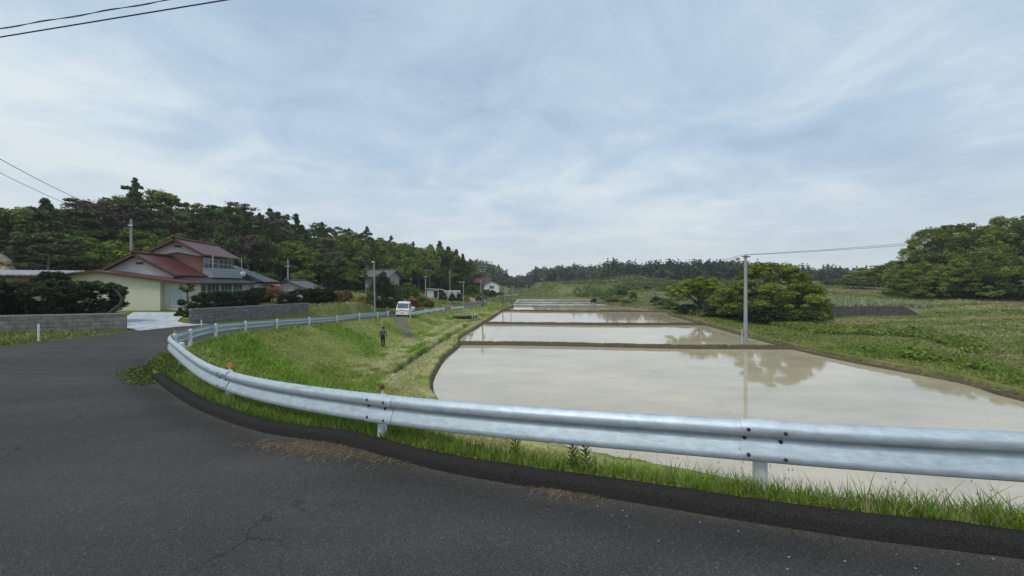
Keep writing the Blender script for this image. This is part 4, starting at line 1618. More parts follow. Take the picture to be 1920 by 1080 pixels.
def litter():
    """dead straw and grit lying in the gutter"""
    rs = np.random.RandomState(70)
    Ps = []
    for (px, py, D, n, sx, sy) in ((600, 843, 4.55, 650, .38, .12), (560, 832, 4.7, 260, .35, .07), (1055, 924, 3.45, 260, .14, .04), (700, 858, 4.3, 200, .5, .04)):
        x, y, _ = W(px, py, D)
        q = np.stack([rs.normal(size=n) * sx, rs.normal(size=n) * sy], 1)
        q[:, 1] -= q[:, 0] * .33
        Ps.append(q + [x, y])
    P = np.concatenate(Ps)
    n = len(P)
    z = H_road(P) + .006
    a = rs.rand(n) * PI
    L = .02 + .06 * rs.rand(n)
    w = .0022
    dx, dy = np.cos(a) * L, np.sin(a) * L
    nx, ny = -np.sin(a) * w, np.cos(a) * w
    up = rs.rand(n) * .022
    V = np.stack([np.stack([P[:, 0] - dx - nx, P[:, 1] - dy - ny, z], 1), np.stack([P[:, 0] - dx + nx, P[:, 1] - dy + ny, z + .002], 1),
                  np.stack([P[:, 0] + dx + nx, P[:, 1] + dy + ny, z + up], 1), np.stack([P[:, 0] + dx - nx, P[:, 1] + dy - ny, z + up], 1)], 1).reshape(-1, 3)
    Fc = np.arange(n * 4).reshape(-1, 4)
    col = np.array([.25, .19, .125]) * (.35 + 1.1 * rs.rand(n, 1))
    tag(link('dry_straw', np_mesh('dry_straw', V, Fc, np.repeat(col, 4, 0)), M['blade']), kind='stuff')
    # pebbles
    kl = np.array(IL[2:17])
    mb = MB()
    for k in range(90):
        i = rs.randint(0, len(kl) - 1)
        t = rs.rand()
        p = kl[i] + (kl[i + 1] - kl[i]) * t
        d = kl[i + 1] - kl[i]
        d /= np.linalg.norm(d[:2])
        o = .03 + .5 * rs.rand() ** 1.6
        x, y = p[0] - d[1] * o, p[1] + d[0] * o
        q = np.array([x, y])
        q = p[:2] - np.array([d[1], -d[0]]) * o
        r = .003 + .0045 * rs.rand() ** 2
        zz = float(H_road(np.array([q]))[0])
        mb.sphere((q[0], q[1], zz + r * .4), (r * 1.3, r, r * .6), 6, 4)
    tag(mb.build('gutter_grit', M['concrete']), kind='stuff')


litter()


def tall_weed(px, pyb, D, h, label):
    """lily-like weed: upright stem with whorls of narrow leaves"""
    x, y, _ = W(px, pyb, D)
    z = h1(x, y) - .02
    root = thing('tall_weed', label, 'weed', (x, y, z), 0, 'upright leafy weeds by the kerb')
    h *= 1.15
    rs = np.random.RandomState(int(px))
    mb = MB()
    mb.tube([(0, 0, 0), (.004, 0, h * .5), (0, .004, h)], [.005, .004, .002], 6)
    mb.build('stem', M['weed'], root)
    n = 44
    t = np.linspace(.15, 1, n)
    a = np.arange(n) * 2.4
    L = .085 * (1.15 - .55 * t)
    V, Fc = [], []
    for k in range(n):
        d = np.array([math.cos(a[k]), math.sin(a[k]), .55 + .5 * t[k]])
        s = np.array([-math.sin(a[k]), math.cos(a[k]), 0]) * .0085
        b = np.array([0, 0, h * t[k]])
        m_ = b + d * L[k] * .5
        e = b + d * L[k] * np.array([1, 1, .72])
        i = len(V)
        V += [b, m_ - s, e, m_ + s]
        Fc.append([i, i + 1, i + 2, i + 3])
    col = np.tile([.09, .16, .03], (len(V), 1)) * np.repeat(.7 + .6 * rs.rand(n), 4)[:, None]
    link('leaves', np_mesh('weed_leaves', np.array(V), np.array(Fc), col), M['blade'], root)


M['weed'] = mat('weed_stem', (.05, .08, .02), .6, .2, var=.15)
tall_weed(966, 870, 3.98, .29, 'upright leafy weed left of the other two at the kerb')
tall_weed(1074, 884, 3.72, .24, 'middle one of three upright leafy weeds at the kerb')
tall_weed(1098, 887, 3.70, .27, 'right-hand and taller of the two leafy weeds standing together at the kerb')


# ------------------------------------------------------------------ walls and driveway on the left
M['roof_red'] = tiled('red_roof_tiles', (0.16, 0.040, 0.036), (0.05, 0.015, 0.014), 0.28, 0.28, 0.45, 'yx', 0.4, 0.02, 0.25)
M['roof_red_dark'] = mat('dark_red_tiles', (0.10, 0.030, 0.03), 0.5, 0.4, var=0.25, vscale=3)
M['roof_slate'] = tiled('slate_roof_tiles', (0.055, 0.062, 0.080), (0.02, 0.022, 0.028), 0.3, 0.25, 0.4, 'yx', 0.4, 0.025, 0.25)
M['roof_grey'] = tiled('grey_roof_tiles', (0.20, 0.195, 0.19), (0.05, 0.05, 0.05), 0.3, 0.25, 0.6, 'yx', 0.3, 0.025, 0.3)
M['cream'] = mat('cream_render', (0.63, 0.615, 0.46), 0.9, 0.15, var=0.06, vscale=2, bump=0.2, bscale=60)
M['offwhite'] = mat('offwhite_plaster', (0.60, 0.575, 0.565), 0.9, 0.15, var=0.08, vscale=1.5, bump=0.1, bscale=60)
M['terracotta'] = mat('terracotta_render', (0.27, 0.135, 0.10), 0.9, 0.15, var=0.1, vscale=2, bump=0.2, bscale=60)
M['wood'] = mat('weathered_wood', (0.09, 0.06, 0.045), 0.85, 0.2, var=0.3, vscale=6, vec=(1, 1, .3))
M['glass'] = mat('window_glass', (0.10, 0.12, 0.14), 0.08, 0.6, var=0.2, vscale=0.8)
M['curtain'] = mat('curtained_pane', (0.42, 0.46, 0.55), 0.25, 0.5, var=0.18, vscale=4, vec=(3, 3, .2))
M['alu'] = mat('aluminium_frame', (0.55, 0.56, 0.56), 0.4, 0.5, metal=0.3, var=0.08)
M['panel'] = mat('grey_railing_panel', (0.34, 0.35, 0.33), 0.6, 0.3, var=0.15, vscale=5, vec=(4, 4, .4))
M['stone'] = mat('rubble_base', (0.05, 0.048, 0.045), 0.9, 0.2, col2=(0.25, 0.24, 0.22), vscale=5, bump=0.6, bscale=10)
M['tin'] = mat('corrugated_sheet', (0.45, 0.44, 0.43), 0.6, 0.3, var=0.25, vscale=4)
M['soil'] = mat('sandy_cliff', (0.36, 0.29, 0.19), 0.95, 0.1, col2=(0.20, 0.155, 0.10), vscale=1.6, bump=1.0, bscale=3, detail=8)
M['redsheet'] = mat('red_awning_sheet', (0.45, 0.045, 0.04), 0.5, 0.4, var=0.1)


def block_wall(p, q, h0, h1_, label, low0=None):
    """concrete block wall from p to q; runs with its own x axis along the wall"""
    p, q = Vector((p[0], p[1], 0)), Vector((q[0], q[1], 0))
    L = (q - p).length
    ang = math.atan2(q.y - p.y, q.x - p.x)
    z0 = min(h1(p.x, p.y), h1(q.x, q.y)) - .3
    root = thing('block_wall', label, 'garden wall', (p.x, p.y, z0), ang, 'concrete block walls on the left')
    mb = MB()
    n = 16
    for i in range(n):
        a, b = L * i / n, L * (i + 1) / n
        ta, tb = (i + 0.0) / n, (i + 1.0) / n
        za = h0 + (h1_ - h0) * ta - z0
        zb = h0 + (h1_ - h0) * tb - z0
        mb.add([(a, -.07, 0), (b, -.07, 0), (b, .07, 0), (a, .07, 0), (a, -.07, za), (b, -.07, zb), (b, .07, zb), (a, .07, za)],
               [(0, 1, 5, 4), (2, 3, 7, 6), (4, 5, 6, 7)] + ([(3, 0, 4, 7)] if i == 0 else []) + ([(1, 2, 6, 5)] if i == n - 1 else []))
    mb.build('blocks', M['block'], root)
    mb = MB()
    mb.add([(-.01, -.085, h0 - z0), (L + .01, -.085, h1_ - z0), (L + .01, .085, h1_ - z0), (-.01, .085, h0 - z0),
            (-.01, -.085, h0 - z0 + .06), (L + .01, -.085, h1_ - z0 + .06), (L + .01, .085, h1_ - z0 + .06), (-.01, .085, h0 - z0 + .06)],
           [(0, 3, 2, 1), (4, 5, 6, 7), (0, 1, 5, 4), (1, 2, 6, 5), (2, 3, 7, 6), (3, 0, 4, 7)])
    mb.build('coping', M['concrete'], root)
    return root


def zt(py, D): return EYE - (py - 530) / F * D


block_wall((-27.5, 14.6), (-19.75, 18.95), zt(600, 14.8), zt(589, 18.95), 'mossy grey block wall left of the white driveway')
block_wall((-19.5, 22.4), (-19.6, 35.6), zt(581, 22.4), zt(569, 35.6), 'long grey block wall with pale stains right of the white driveway')
block_wall((-20.4, 37.2), (-20.0, 43), zt(573, 37.2), zt(572, 43), 'short low block wall beyond the end of the long one')


def driveway():
    # concrete apron from the road to the garage
    A = np.array([(-18.72, 18.75), (-19.9, 19.2), (-22.5, 20.8), (-28.2, 27.6)])
    B = np.array([(-18.72, 22.9), (-19.9, 22.2), (-22.0, 24.6), (-24.8, 28.6)])
    n, m = 30, 14
    ta = np.linspace(0, 1, n)
    a = catmull(A, .4)
    b = catmull(B, .3)
    a = a[np.linspace(0, len(a) - 1, n).astype(int)]
    b = b[np.linspace(0, len(b) - 1, n).astype(int)]
    t = np.linspace(0, 1, m)[None, :, None]
    P = (a[:, None] * (1 - t) + b[:, None] * t).reshape(-1, 2)
    z = H(P)
    rd = H_road(P)
    di, zz, so = seg_dist(P, OL)
    z = np.where(so > 0, rd + .012, z + .06)
    i = np.arange(n - 1)[:, None] * m
    j = np.arange(m - 1)[None, :]
    Fc = np.stack([i + j, i + j + 1, i + m + j + 1, i + m + j], -1).reshape(-1, 4)
    V = np.stack([P[:, 0], P[:, 1], z], 1)
    tag(link('driveway', np_mesh('driveway', V, Fc, None, True), M['driveway']), kind='structure')


driveway()
_q = np.stack([-28 + 9.3 * _r.rand(7000), 13.2 + 6.2 * _r.rand(7000)], 1)
_d, _z, _sd = seg_dist(_q, OL)
_w, _z2, _sw = seg_dist(_q, [(-27.5, 14.6), (-19.75, 18.95)])
_q = _q[(_sd < 0) & (_q[:, 1] < 19)]
_n = len(_q)
_V, _F, _C = blades(_q, H(_q) - .02, .06 + .12 * _r.rand(_n), np.full(_n, .018), .5 + .6 * _r.rand(_n), np.array([.15, .16, .05]) * (.6 + .8 * _r.rand(_n, 1)), _r, 2)
tag(link('roadside_grass', np_mesh('roadside_grass', _V, _F, _C), M['blade']), kind='stuff')


def marker(px, pyt, pyb, D, label):
    x, y, z = W(px, pyb, D)
    h = (pyb - pyt) / F * D
    z = h1(x, y) if abs(h1(x, y) - z) < .6 else z
    root = thing('marker_post', label, 'marker post', (x, y, z - .1), 0, 'white roadside marker posts')
    MB().tube([(0, 0, 0), (0, 0, h + .1)], .035, 10).build('pipe', M['white'], root)
    mb = MB()
    mb.sphere((0, 0, h + .1), (.04, .04, .03), 10, 6)
    mb.build('cap', M['alu'], root)


marker(72.5, 600, 631, 15.0, 'white marker post standing before the left block wall')
marker(378, 590, 606, 21.8, 'white marker post before the near end of the long block wall')


# ------------------------------------------------------------------ main house
def local(root_xy, ang):
    return Matrix.Translation((root_xy[0], root_xy[1], 0)) @ Matrix.Rotation(ang, 4, 'Z')


def gable_roof(mbR, u0, uc, u1, z0, zc, z1, v0, v1, t=.12):
    """two slopes from the ridge at uc, zc to the eaves"""
    mbR.slab((uc, v0, zc), (u1, v0, z1), (u1, v1, z1), (uc, v1, zc), t)
    mbR.slab((u0, v0, z0), (uc, v0, zc), (uc, v1, zc), (u0, v1, z0), t)


def part(root, name, m, f, smooth=False, parent=None):
    mb = MB()
    f(mb)
    return mb.build(name, m, parent or root, smooth)


def ridge(root, u, v0, v1, z, parent, m='roof_red_dark'):
    mb = MB()
    mb.tube([(u, v0 - .05, z + .06), (u, v1 + .05, z + .06)], .11, 8)
    mb.sphere((u, v0 - .05, z + .10), .17, 8, 6)
    mb.build('ridge_tiles', M[m], parent)


def window(root, axis, a0, a1, z0, z1, at, nm=2, glass='glass', rows=1, sgn=1, name='window'):
    """window on the wall plane x=at (axis y) or y=at (axis x); sgn: side it faces"""
    def bx(mb, p0, p1, q0, q1, d0, d1):
        if axis == 'y': mb.box(min(at + sgn * d0, at + sgn * d1), max(at + sgn * d0, at + sgn * d1), p0, p1, q0, q1)
        else: mb.box(p0, p1, min(at + sgn * d0, at + sgn * d1), max(at + sgn * d0, at + sgn * d1), q0, q1)
    mb = MB()
    w = .05
    bx(mb, a0, a1, z0, z0 + w, -.02, .05)
    bx(mb, a0, a1, z1 - w, z1, -.02, .05)
    for i in range(nm + 1):
        c = a0 + (a1 - a0 - w) * i / nm
        bx(mb, c, c + w, z0 + w, z1 - w, -.02, .045)
    for r in range(1, rows):
        c = z0 + (z1 - z0) * (.62 if rows == 2 else r / rows)
        bx(mb, a0 + w, a1 - w, c, c + w * .8, -.02, .035)
    fr = mb.build(name, M['alu'], root)
    mb = MB()
    bx(mb, a0 + w * .5, a1 - w * .5, z0 + w * .5, z1 - w * .5, -.01, .015)
    mb.build('pane', M[glass], fr)


HO = (-32.5, 36.0)
HA = math.atan2(.238, .971)
hs = thing('house', 'two-storey house with red tiled roofs and cream walls behind the garden shrubs', 'house', (HO[0], HO[1], 0), HA)


def build_house():
    r = hs
    # two-storey block: u -2..2, v 0..6.3, ridge 6.1
    part(r, 'upper_wall', M['terracotta'], lambda m: m.prism([(-1.95, -.6), (1.95, -.6), (1.95, 4.35), (0, 4.75), (-1.95, 4.35)], 0.0, 6.3))
    part(r, 'gable', M['offwhite'], lambda m: m.prism([(-1.9, 4.42), (0, 4.78), (1.9, 4.42), (1.9, 4.9), (0, 5.98), (-1.9, 4.9)], -.05, .3))
    part(r, 'gable_trim', M['wood'], lambda m: m.prism([(-1.98, 4.34), (0, 4.73), (1.98, 4.34), (1.98, 4.42), (0, 4.81), (-1.98, 4.42)], -.10, -.052))
    part(r, 'vent', M['wood'], lambda m: m.box(-.25, .3, -.09, -.055, 5.28, 5.45))
    rf = part(r, 'roof', M['roof_red'], lambda m: gable_roof(m, -2.5, 0, 2.5, 4.62, 6.12, 4.62, -.75, 6.9))
    ridge(r, 0, -.75, 6.9, 6.12, rf)
    part(r, 'verge_board', M['wood'], lambda m: (m.slab((0, -.80, 6.05), (2.5, -.80, 4.55), (2.5, -.752, 4.55), (0, -.752, 6.05), .2), m.slab((-2.5, -.80, 4.55), (0, -.80, 6.05), (0, -.752, 6.05), (-2.5, -.752, 4.55), .2)))
    for v0, v1 in ((.25, 2.9), (3.2, 5.9)):
        window(r, 'y', v0, v1, 2.95, 4.35, 1.95, 3, 'glass', 2)
    bal = part(r, 'balcony', M['panel'], lambda m: (m.box(2.0, 2.9, .05, 6.2, 2.35, 2.43), m.box(2.85, 2.9, .05, 6.2, 2.43, 3.25), m.box(2.0, 2.85, .05, .10, 2.43, 3.25), m.box(2.0, 2.85, 6.15, 6.2, 2.43, 3.25)))
    part(r, 'balcony_rail', M['alu'], lambda m: (m.box(2.83, 2.92, 0, 6.25, 3.25, 3.31), m.box(2.0, 2.83, 0, .07, 3.25, 3.31)), parent=bal)
    part(r, 'balcony_post', M['alu'], lambda m: m.tube([(2.87, .06, 3.3), (2.87, .06, 4.6)], .04, 6))
    part(r, 'balcony_post', M['alu'], lambda m: m.tube([(2.87, 6.1, 3.3), (2.87, 6.1, 4.6)], .04, 6))
    # single-storey gabled block in front
    part(r, 'front_wall', M['offwhite'], lambda m: m.prism([(-2.65, -.6), (2.0, -.6), (2.0, 2.62), (-.5, 4.2), (-2.65, 2.85)], -4.45, -.02))
    part(r, 'vent', M['wood'], lambda m: m.box(-.62, -.12, -4.50, -4.452, 3.42, 3.60))
    rf = part(r, 'roof', M['roof_red'], lambda m: gable_roof(m, -3.0, -.5, 2.5, 2.80, 4.36, 2.55, -5.05, -.03))
    ridge(r, -.5, -5.05, -.15, 4.36, rf)
    part(r, 'verge_board', M['wood'], lambda m: (m.slab((-.5, -5.10, 4.29), (2.5, -5.10, 2.48), (2.5, -5.052, 2.48), (-.5, -5.052, 4.29), .18), m.slab((-3.0, -5.10, 2.73), (-.5, -5.10, 4.29), (-.5, -5.052, 4.29), (-3.0, -5.052, 2.73), .18)))
    # cream annex with the shallow roof
    part(r, 'annex_wall', M['cream'], lambda m: m.prism([(-4.9, -.45), (2.55, -.45), (2.55, 2.05), (-1.5, 2.68), (-4.9, 2.12)], -7.0, -4.47))
    part(r, 'annex_wing', M['cream'], lambda m: m.prism([(2.553, -.45), (4.1, -.45), (4.1, 1.80), (2.553, 2.05)], -6.5, -4.47))
    rf = part(r, 'roof', M['roof_red'], lambda m: gable_roof(m, -5.3, -1.5, 4.55, 2.16, 2.82, 1.86, -7.4, -4.2, .09))
    part(r, 'eave_board', M['wood'], lambda m: (m.slab((-1.5, -7.45, 2.78), (4.55, -7.45, 1.82), (4.55, -7.402, 1.82), (-1.5, -7.402, 2.78), .14), m.slab((-5.3, -7.45, 2.12), (-1.5, -7.45, 2.78), (-1.5, -7.402, 2.78), (-5.3, -7.402, 2.12), .14)))
    window(r, 'x', 2.85, 3.95, -.15, 1.45, -6.5, 3, 'curtain', 2, -1)
    part(r, 'foundation', M['stone'], lambda m: m.box(-4.95, 4.2, -7.06, -4.6, -.9, -.45))
    # long lean-to along the garden side with dark tiles
    part(r, 'garden_wall', M['offwhite'], lambda m: m.box(2.01, 3.3, -4.1, 8.6, -.6, 2.1))
    rf = part(r, 'lower_roof', M['roof_slate'], lambda m: (m.slab((1.96, -4.4, 2.50), (4.2, -4.4, 1.86), (4.2, 9.0, 1.86), (1.96, 9.0, 2.50), .1)))
    for v0, v1 in ((-3.9, -2.1), (-1.9, .3), (.6, 2.8), (3.1, 5.2)):
        window(r, 'y', v0, v1, -.1, 1.7, 3.3, 3, 'glass', 2)
    # rear wing under a dark hipped roof
    part(r, 'rear_wall', M['offwhite'], lambda m: m.box(-1.9, 3.9, 6.9, 11.4, -.6, 2.0))
    part(r, 'hip_roof', M['roof_slate'], lambda m: m.add([(-2.4, 6.95, 2.0), (4.9, 6.95, 1.95), (4.9, 12.0, 1.95), (-2.4, 12.0, 2.0), (.6, 7.4, 4.0), (.6, 10.0, 4.0)],
                                                         [(0, 1, 4), (1, 2, 5, 4), (2, 3, 5), (3, 0, 4, 5), (0, 3, 2, 1)]))
    part(r, 'awning', M['redsheet'], lambda m: m.slab((4.3, 8.6, 1.85), (5.6, 8.6, 1.45), (5.6, 11.2, 1.45), (4.3, 11.2, 1.85), .04))
    # satellite dish on its arm
    d = part(r, 'satellite_dish', M['white'], lambda m: m.tube([(3.6, 4.6, 2.78), (3.66, 4.56, 2.76), (3.70, 4.53, 2.745)], [.33, .27, .12], 18), True)
    part(r, 'arm', M['alu'], lambda m: m.tube([(3.3, 5.2, 2.0), (3.56, 4.66, 2.75)], .03, 6), parent=d)
    part(r, 'downpipe', M['alu'], lambda m: m.tube([(3.38, -4.2, 1.8), (3.38, -4.2, -.5)], .04, 6))


build_house()


# other buildings
def simple_house(name, label, cat, x, y, ang, hw, L, z0, ze, zr, wall, roof, over=.45, win=(), ridge_m='roof_red_dark', gable=None):
    r = thing(name, label, cat, (x, y, 0), ang)
    part(r, 'wall', M[wall], lambda m: m.prism([(-hw, z0), (hw, z0), (hw, ze), (0, zr - .12), (-hw, ze)], 0, L))
    dz = (zr - ze) / hw * over
    rf = part(r, 'roof', M[roof], lambda m: gable_roof(m, -hw - over, 0, hw + over, ze - dz + .1, zr + .08, ze - dz + .1, -over, L + over))
    ridge(r, 0, -over, L + over, zr + .08, rf, ridge_m)
    for (ax, a0, a1, b0, b1, at, nm, gl, sg) in win: window(r, ax, a0, a1, b0, b1, at, nm, gl, 1, sg)
    return r


simple_house('cottage', 'low cottage with weathered grey roof and pale gable behind the orange shrubs', 'house', -30.3, 50, .2, 2.6, 6.5, -2.0, .95, 2.1, 'offwhite', 'roof_grey', .6,
             [('x', -1.2, .6, -.4, .7, 0, 2, 'glass', -1), ('y', 1.0, 3.4, -.6, .7, 2.6, 3, 'glass', 1)], 'pole_dark')
zb = h1(-27.0, 80)
simple_house('hillside_house', 'grey-tiled wooden house half hidden by trees above the lamp pole', 'house', -25.6, 80, 1.35, 2.3, 5.4, zb - .6, 3.4, 4.5, 'panel', 'roof_grey', .8,
             [('y', 1.0, 3.2, 1.9, 3.3, 3.4, 3, 'glass', 1), ('y', 4.0, 6.0, 1.9, 3.3, 3.4, 3, 'glass', 1)], 'pole_dark')
# shed with a lean-to roof and the white frame beside it
sx, sy = (815 - 960) / F * 88, 88
sh = thing('shed', 'pale shed with a flat tin roof at the foot of the wood', 'shed', (sx, sy, h1(sx, sy) - .2), .25)
part(sh, 'wall', M['offwhite'], lambda m: m.box(-1.7, .9, 0, 3.5, 0, 2.2))
part(sh, 'side_wall', M['wood'], lambda m: m.box(.903, 1.9, .4, 3.4, 0, 2.1))
part(sh, 'roof', M['tin'], lambda m: m.slab((-2.0, -.4, 2.55), (2.2, -.4, 2.25), (2.2, 3.9, 2.25), (-2.0, 3.9, 2.55), .1))
part(sh, 'doorway', M['dark'], lambda m: m.box(-.2, .7, -.03, -.003, .1, 1.9))
cx, cy = (847 - 960) / F * 92, 92
cp = thing('frame_shelter', 'open white pipe frame shelter right of the pale shed', 'shelter', (cx, cy, h1(cx, cy) - .1), .1)
for ux in (-2.0, -.7, .7, 2.0):
    for vy in (0, 2.2):
        part(cp, 'post', M['white'], lambda m: m.tube([(ux, vy, 0), (ux, vy, 2.2)], .05, 6))
part(cp, 'top_frame', M['white'], lambda m: (m.box(-2.1, 2.1, -.08, 0, 2.05, 2.25), m.box(-2.1, 2.1, 2.1, 2.2, 2.05, 2.25), m.box(-2.1, -2.0, 0, 2.1, 2.05, 2.25), m.box(2.0, 2.1, 0, 2.1, 2.05, 2.25)))
part(cp, 'back_panel', M['tin'], lambda m: m.box(-2.0, 2.0, 2.25, 2.3, .5, 1.9))
fx, fy = (922 - 960) / F * 150, 150
simple_house('far_house', 'distant white gabled house with a dark red roof beyond the big pole', 'house', fx, fy, .1, 3.0, 9, h1(fx, fy) - .3, 1.2, 2.7, 'white', 'roof_red_dark', .5,
             [('x', -1.0, 1.0, -.6, .6, 0, 2, 'glass', -1)])
f2x, f2y = (921 - 960) / F * 158, 158
simple_house('far_house', 'distant dark red roof standing higher behind the white gable', 'house', f2x, f2y, 1.45, 3.2, 7, h1(f2x, f2y) - .3, 1.9, 3.6, 'wood', 'roof_red_dark', .5)
# store with a corrugated roof on the far left, behind the hedge
lx, ly = (-14 - 960) / F * 26, 26
ls = thing('lean_to', 'low lean-to with a pale corrugated roof above the left hedge', 'shed', (lx, ly, 0), .35)
part(ls, 'roof', M['tin'], lambda m: m.slab((-4.0, -1.2, 2.42), (3.6, -1.2, 2.42), (3.6, 2.2, 2.75), (-4.0, 2.2, 2.75), .07))
for k in range(24):
    pass
part(ls, 'fascia', M['tin'], lambda m: [m.tube([(-3.9 + k * .3, -1.28, 2.40), (-3.9 + k * .3, 2.2, 2.77)], .055, 6) for k in range(26)])
part(ls, 'beam', M['wood'], lambda m: m.box(-4.0, 3.6, -1.1, -.95, 2.16, 2.33))
for ux in (-3.6, -.6, 1.2, 3.2):
    part(ls, 'post', M['wood'], lambda m: m.box(ux - .07, ux + .07, -1.09, -.96, -.8, 2.16))
part(ls, 'back_wall', M['offwhite'], lambda m: m.box(-4.0, 3.4, 1.9, 2.1, -.8, 2.4))


# sandy cut in the hillside
def cliff():
    n, m = 40, 24
    V = []
    for i in range(n):
        for j in range(m):
            u, v = i / (n - 1), j / (m - 1)
            px = -160 + 215 * u
            D = 33.5 + 4.5 * v + 3.5 * (fbm(np.array([u * 5]), np.array([v * 4]), 141)[0] - .5)
            top = 6.6 * math.sin(min(1, u * 1.0 + .1) * PI) ** .35 * (1 - max(0, (u - .72) / .28) ** 2)
            V.append(((px - 960) / F * 35 + (D - 35) * -1.0, D, -.4 + top * v * .9 + .35 * (fbm(np.array([u * 14]), np.array([v * 9]), 144)[0] - .5)))
    i = np.arange(n - 1)[:, None] * m
    j = np.arange(m - 1)[None, :]
    Fc = np.stack([i + j, i + m + j, i + m + j + 1, i + j + 1], -1).reshape(-1, 4)
    tag(link('sandy_cliff', np_mesh('sandy_cliff', np.array(V), Fc, None, True), M['soil']), kind='structure')


cliff()
# gravel ramp right of the garden frames
gx, gy = (885 - 960) / F * 96, 96
mb = MB()
z_ = h1(gx, gy)
mb.add([(gx - 2.6, gy - .5, z_ + .9), (gx + 3.0, gy - 1.5, z_ - .3), (gx + 4.2, gy + 3, z_ - .3), (gx - 2.0, gy + 4, z_ + 1.1), (gx - 3, gy - 2, z_ - .5), (gx - 3, gy + 5, z_ - .5)],
       [(0, 1, 2, 3), (4, 1, 0), (3, 2, 5), (4, 0, 3, 5)])
tag(mb.build('gravel_ramp', M['soil']), kind='structure')


# ------------------------------------------------------------------ hedges, topiary and a bent tree by the walls
def clipped_px(px, yt, yb, D, wpx, label, ball=False, name='hedge', cat='hedge', deep=1.0):
    x = (px - 960) / F * D
    z = zt(yb, D)
    h = (yb - yt) / F * D
    w = wpx / F * D
    r = plant('clipped_ball' if ball else 'clipped', x, D, h, w, name, label, cat, None, z=z - .05, wy=w * deep)
    return r


clipped_px(-40, 522, 604, 17.6, 130, 'darkest hedge block at the very left edge of the picture')
clipped_px(72, 524, 602, 19.0, 110, 'big dark clipped hedge above the left block wall')
clipped_px(170, 526, 594, 21.0, 96, 'rounded dark hedge by the bent branch at the driveway corner')
clipped_px(100, 507, 545, 22.5, 46, 'darker topiary mound rising above the left hedges')
clipped_px(343, 580, 604, 25.6, 26, 'small rounded bush at the gate end of the long wall', True, 'shrub', 'bush')
clipped_px(326, 592, 606, 25.0, 46, 'low spreading bush on the edge of the white driveway', True, 'shrub', 'bush')
bx_, by_ = (200 - 960) / F * 20.3, 20.3
bt = thing('bent_branch_tree', 'bare curved trunk with leaf tufts leaning right at the driveway corner', 'tree', (bx_, by_, zt(592, 20.3)), 0)
part(bt, 'trunk', M['bark'], lambda m: m.tube([(0, 0, 0), (.35, 0, .32), (.68, .05, .60), (.80, .05, .95), (.62, 0, 1.30), (.35, 0, 1.55)], [.09, .08, .07, .06, .05, .03], 8), True)
_rs = np.random.RandomState(3)
_cc = np.array([(.25, 0, 1.72), (.55, 0, 1.62), (.8, 0, 1.5), (0, 0, 1.6), (.1, 0, .1), (-.3, 0, .1), (.45, .1, .05), (.9, .1, 1.52)])
V, Fc, Cc = leaves_from_clumps(_cc, np.array([.2, .2, .16, .25, .2, .25, .2, .12]), 260, .045, _rs, (.07, .10, .03), .3, .6)
link('foliage', np_mesh('tufts', V, Fc, Cc), LM, bt)


def topiary():
    D = 27.2
    x, z = (352 - 960) / F * D, zt(592, D)
    r = thing('cloud_pruned_tree', 'cloud-pruned garden tree with ball tiers in front of the curtained window', 'tree', (x, D, z), 0)
    part(r, 'trunk', M['bark'], lambda m: (m.tube([(0, 0, -.3), (.06, 0, .7), (-.05, 0, 1.4), (.05, 0, 2.1)], [.08, .07, .05, .03], 7), m.tube([(.02, 0, .9), (.5, .1, 1.2)], [.04, .02], 5),
                                           m.tube([(.02, 0, .6), (-.4, .1, .9)], [.04, .02], 5), m.tube([(0, 0, 1.3), (.4, .1, 1.5)], [.03, .02], 5)), True)
    rs = np.random.RandomState(9)
    balls = [(.0, 0, 2.05, .52, .34), (-.12, 0, 1.45, .0, .0), (.62, .1, 1.28, .34, .22), (-.42, 0, .98, .26, .20), (.38, 0, .75, .30, .18), (-.1, 0, .45, .48, .26), (.55, 0, .3, .25, .15)]
    parts = []
    for (a, b, c, w, h) in balls:
        if w == 0: continue
        n = 26
        d = rs.normal(size=(n, 3))
        d /= np.linalg.norm(d, axis=1)[:, None]
        cen = np.array([a, b, c]) + d * np.array([w, w, h]) * .8
        parts.append(leaves_from_clumps(cen, np.full(n, .13), 60, .035, rs, (.032, .048, .017), .25, .9))
    V, Fc, Cc = merge(parts)
    link('crown', np_mesh('topiary_crown', V, Fc, Cc), LM, r)


topiary()


# ------------------------------------------------------------------ poles and wires
POLES = {}


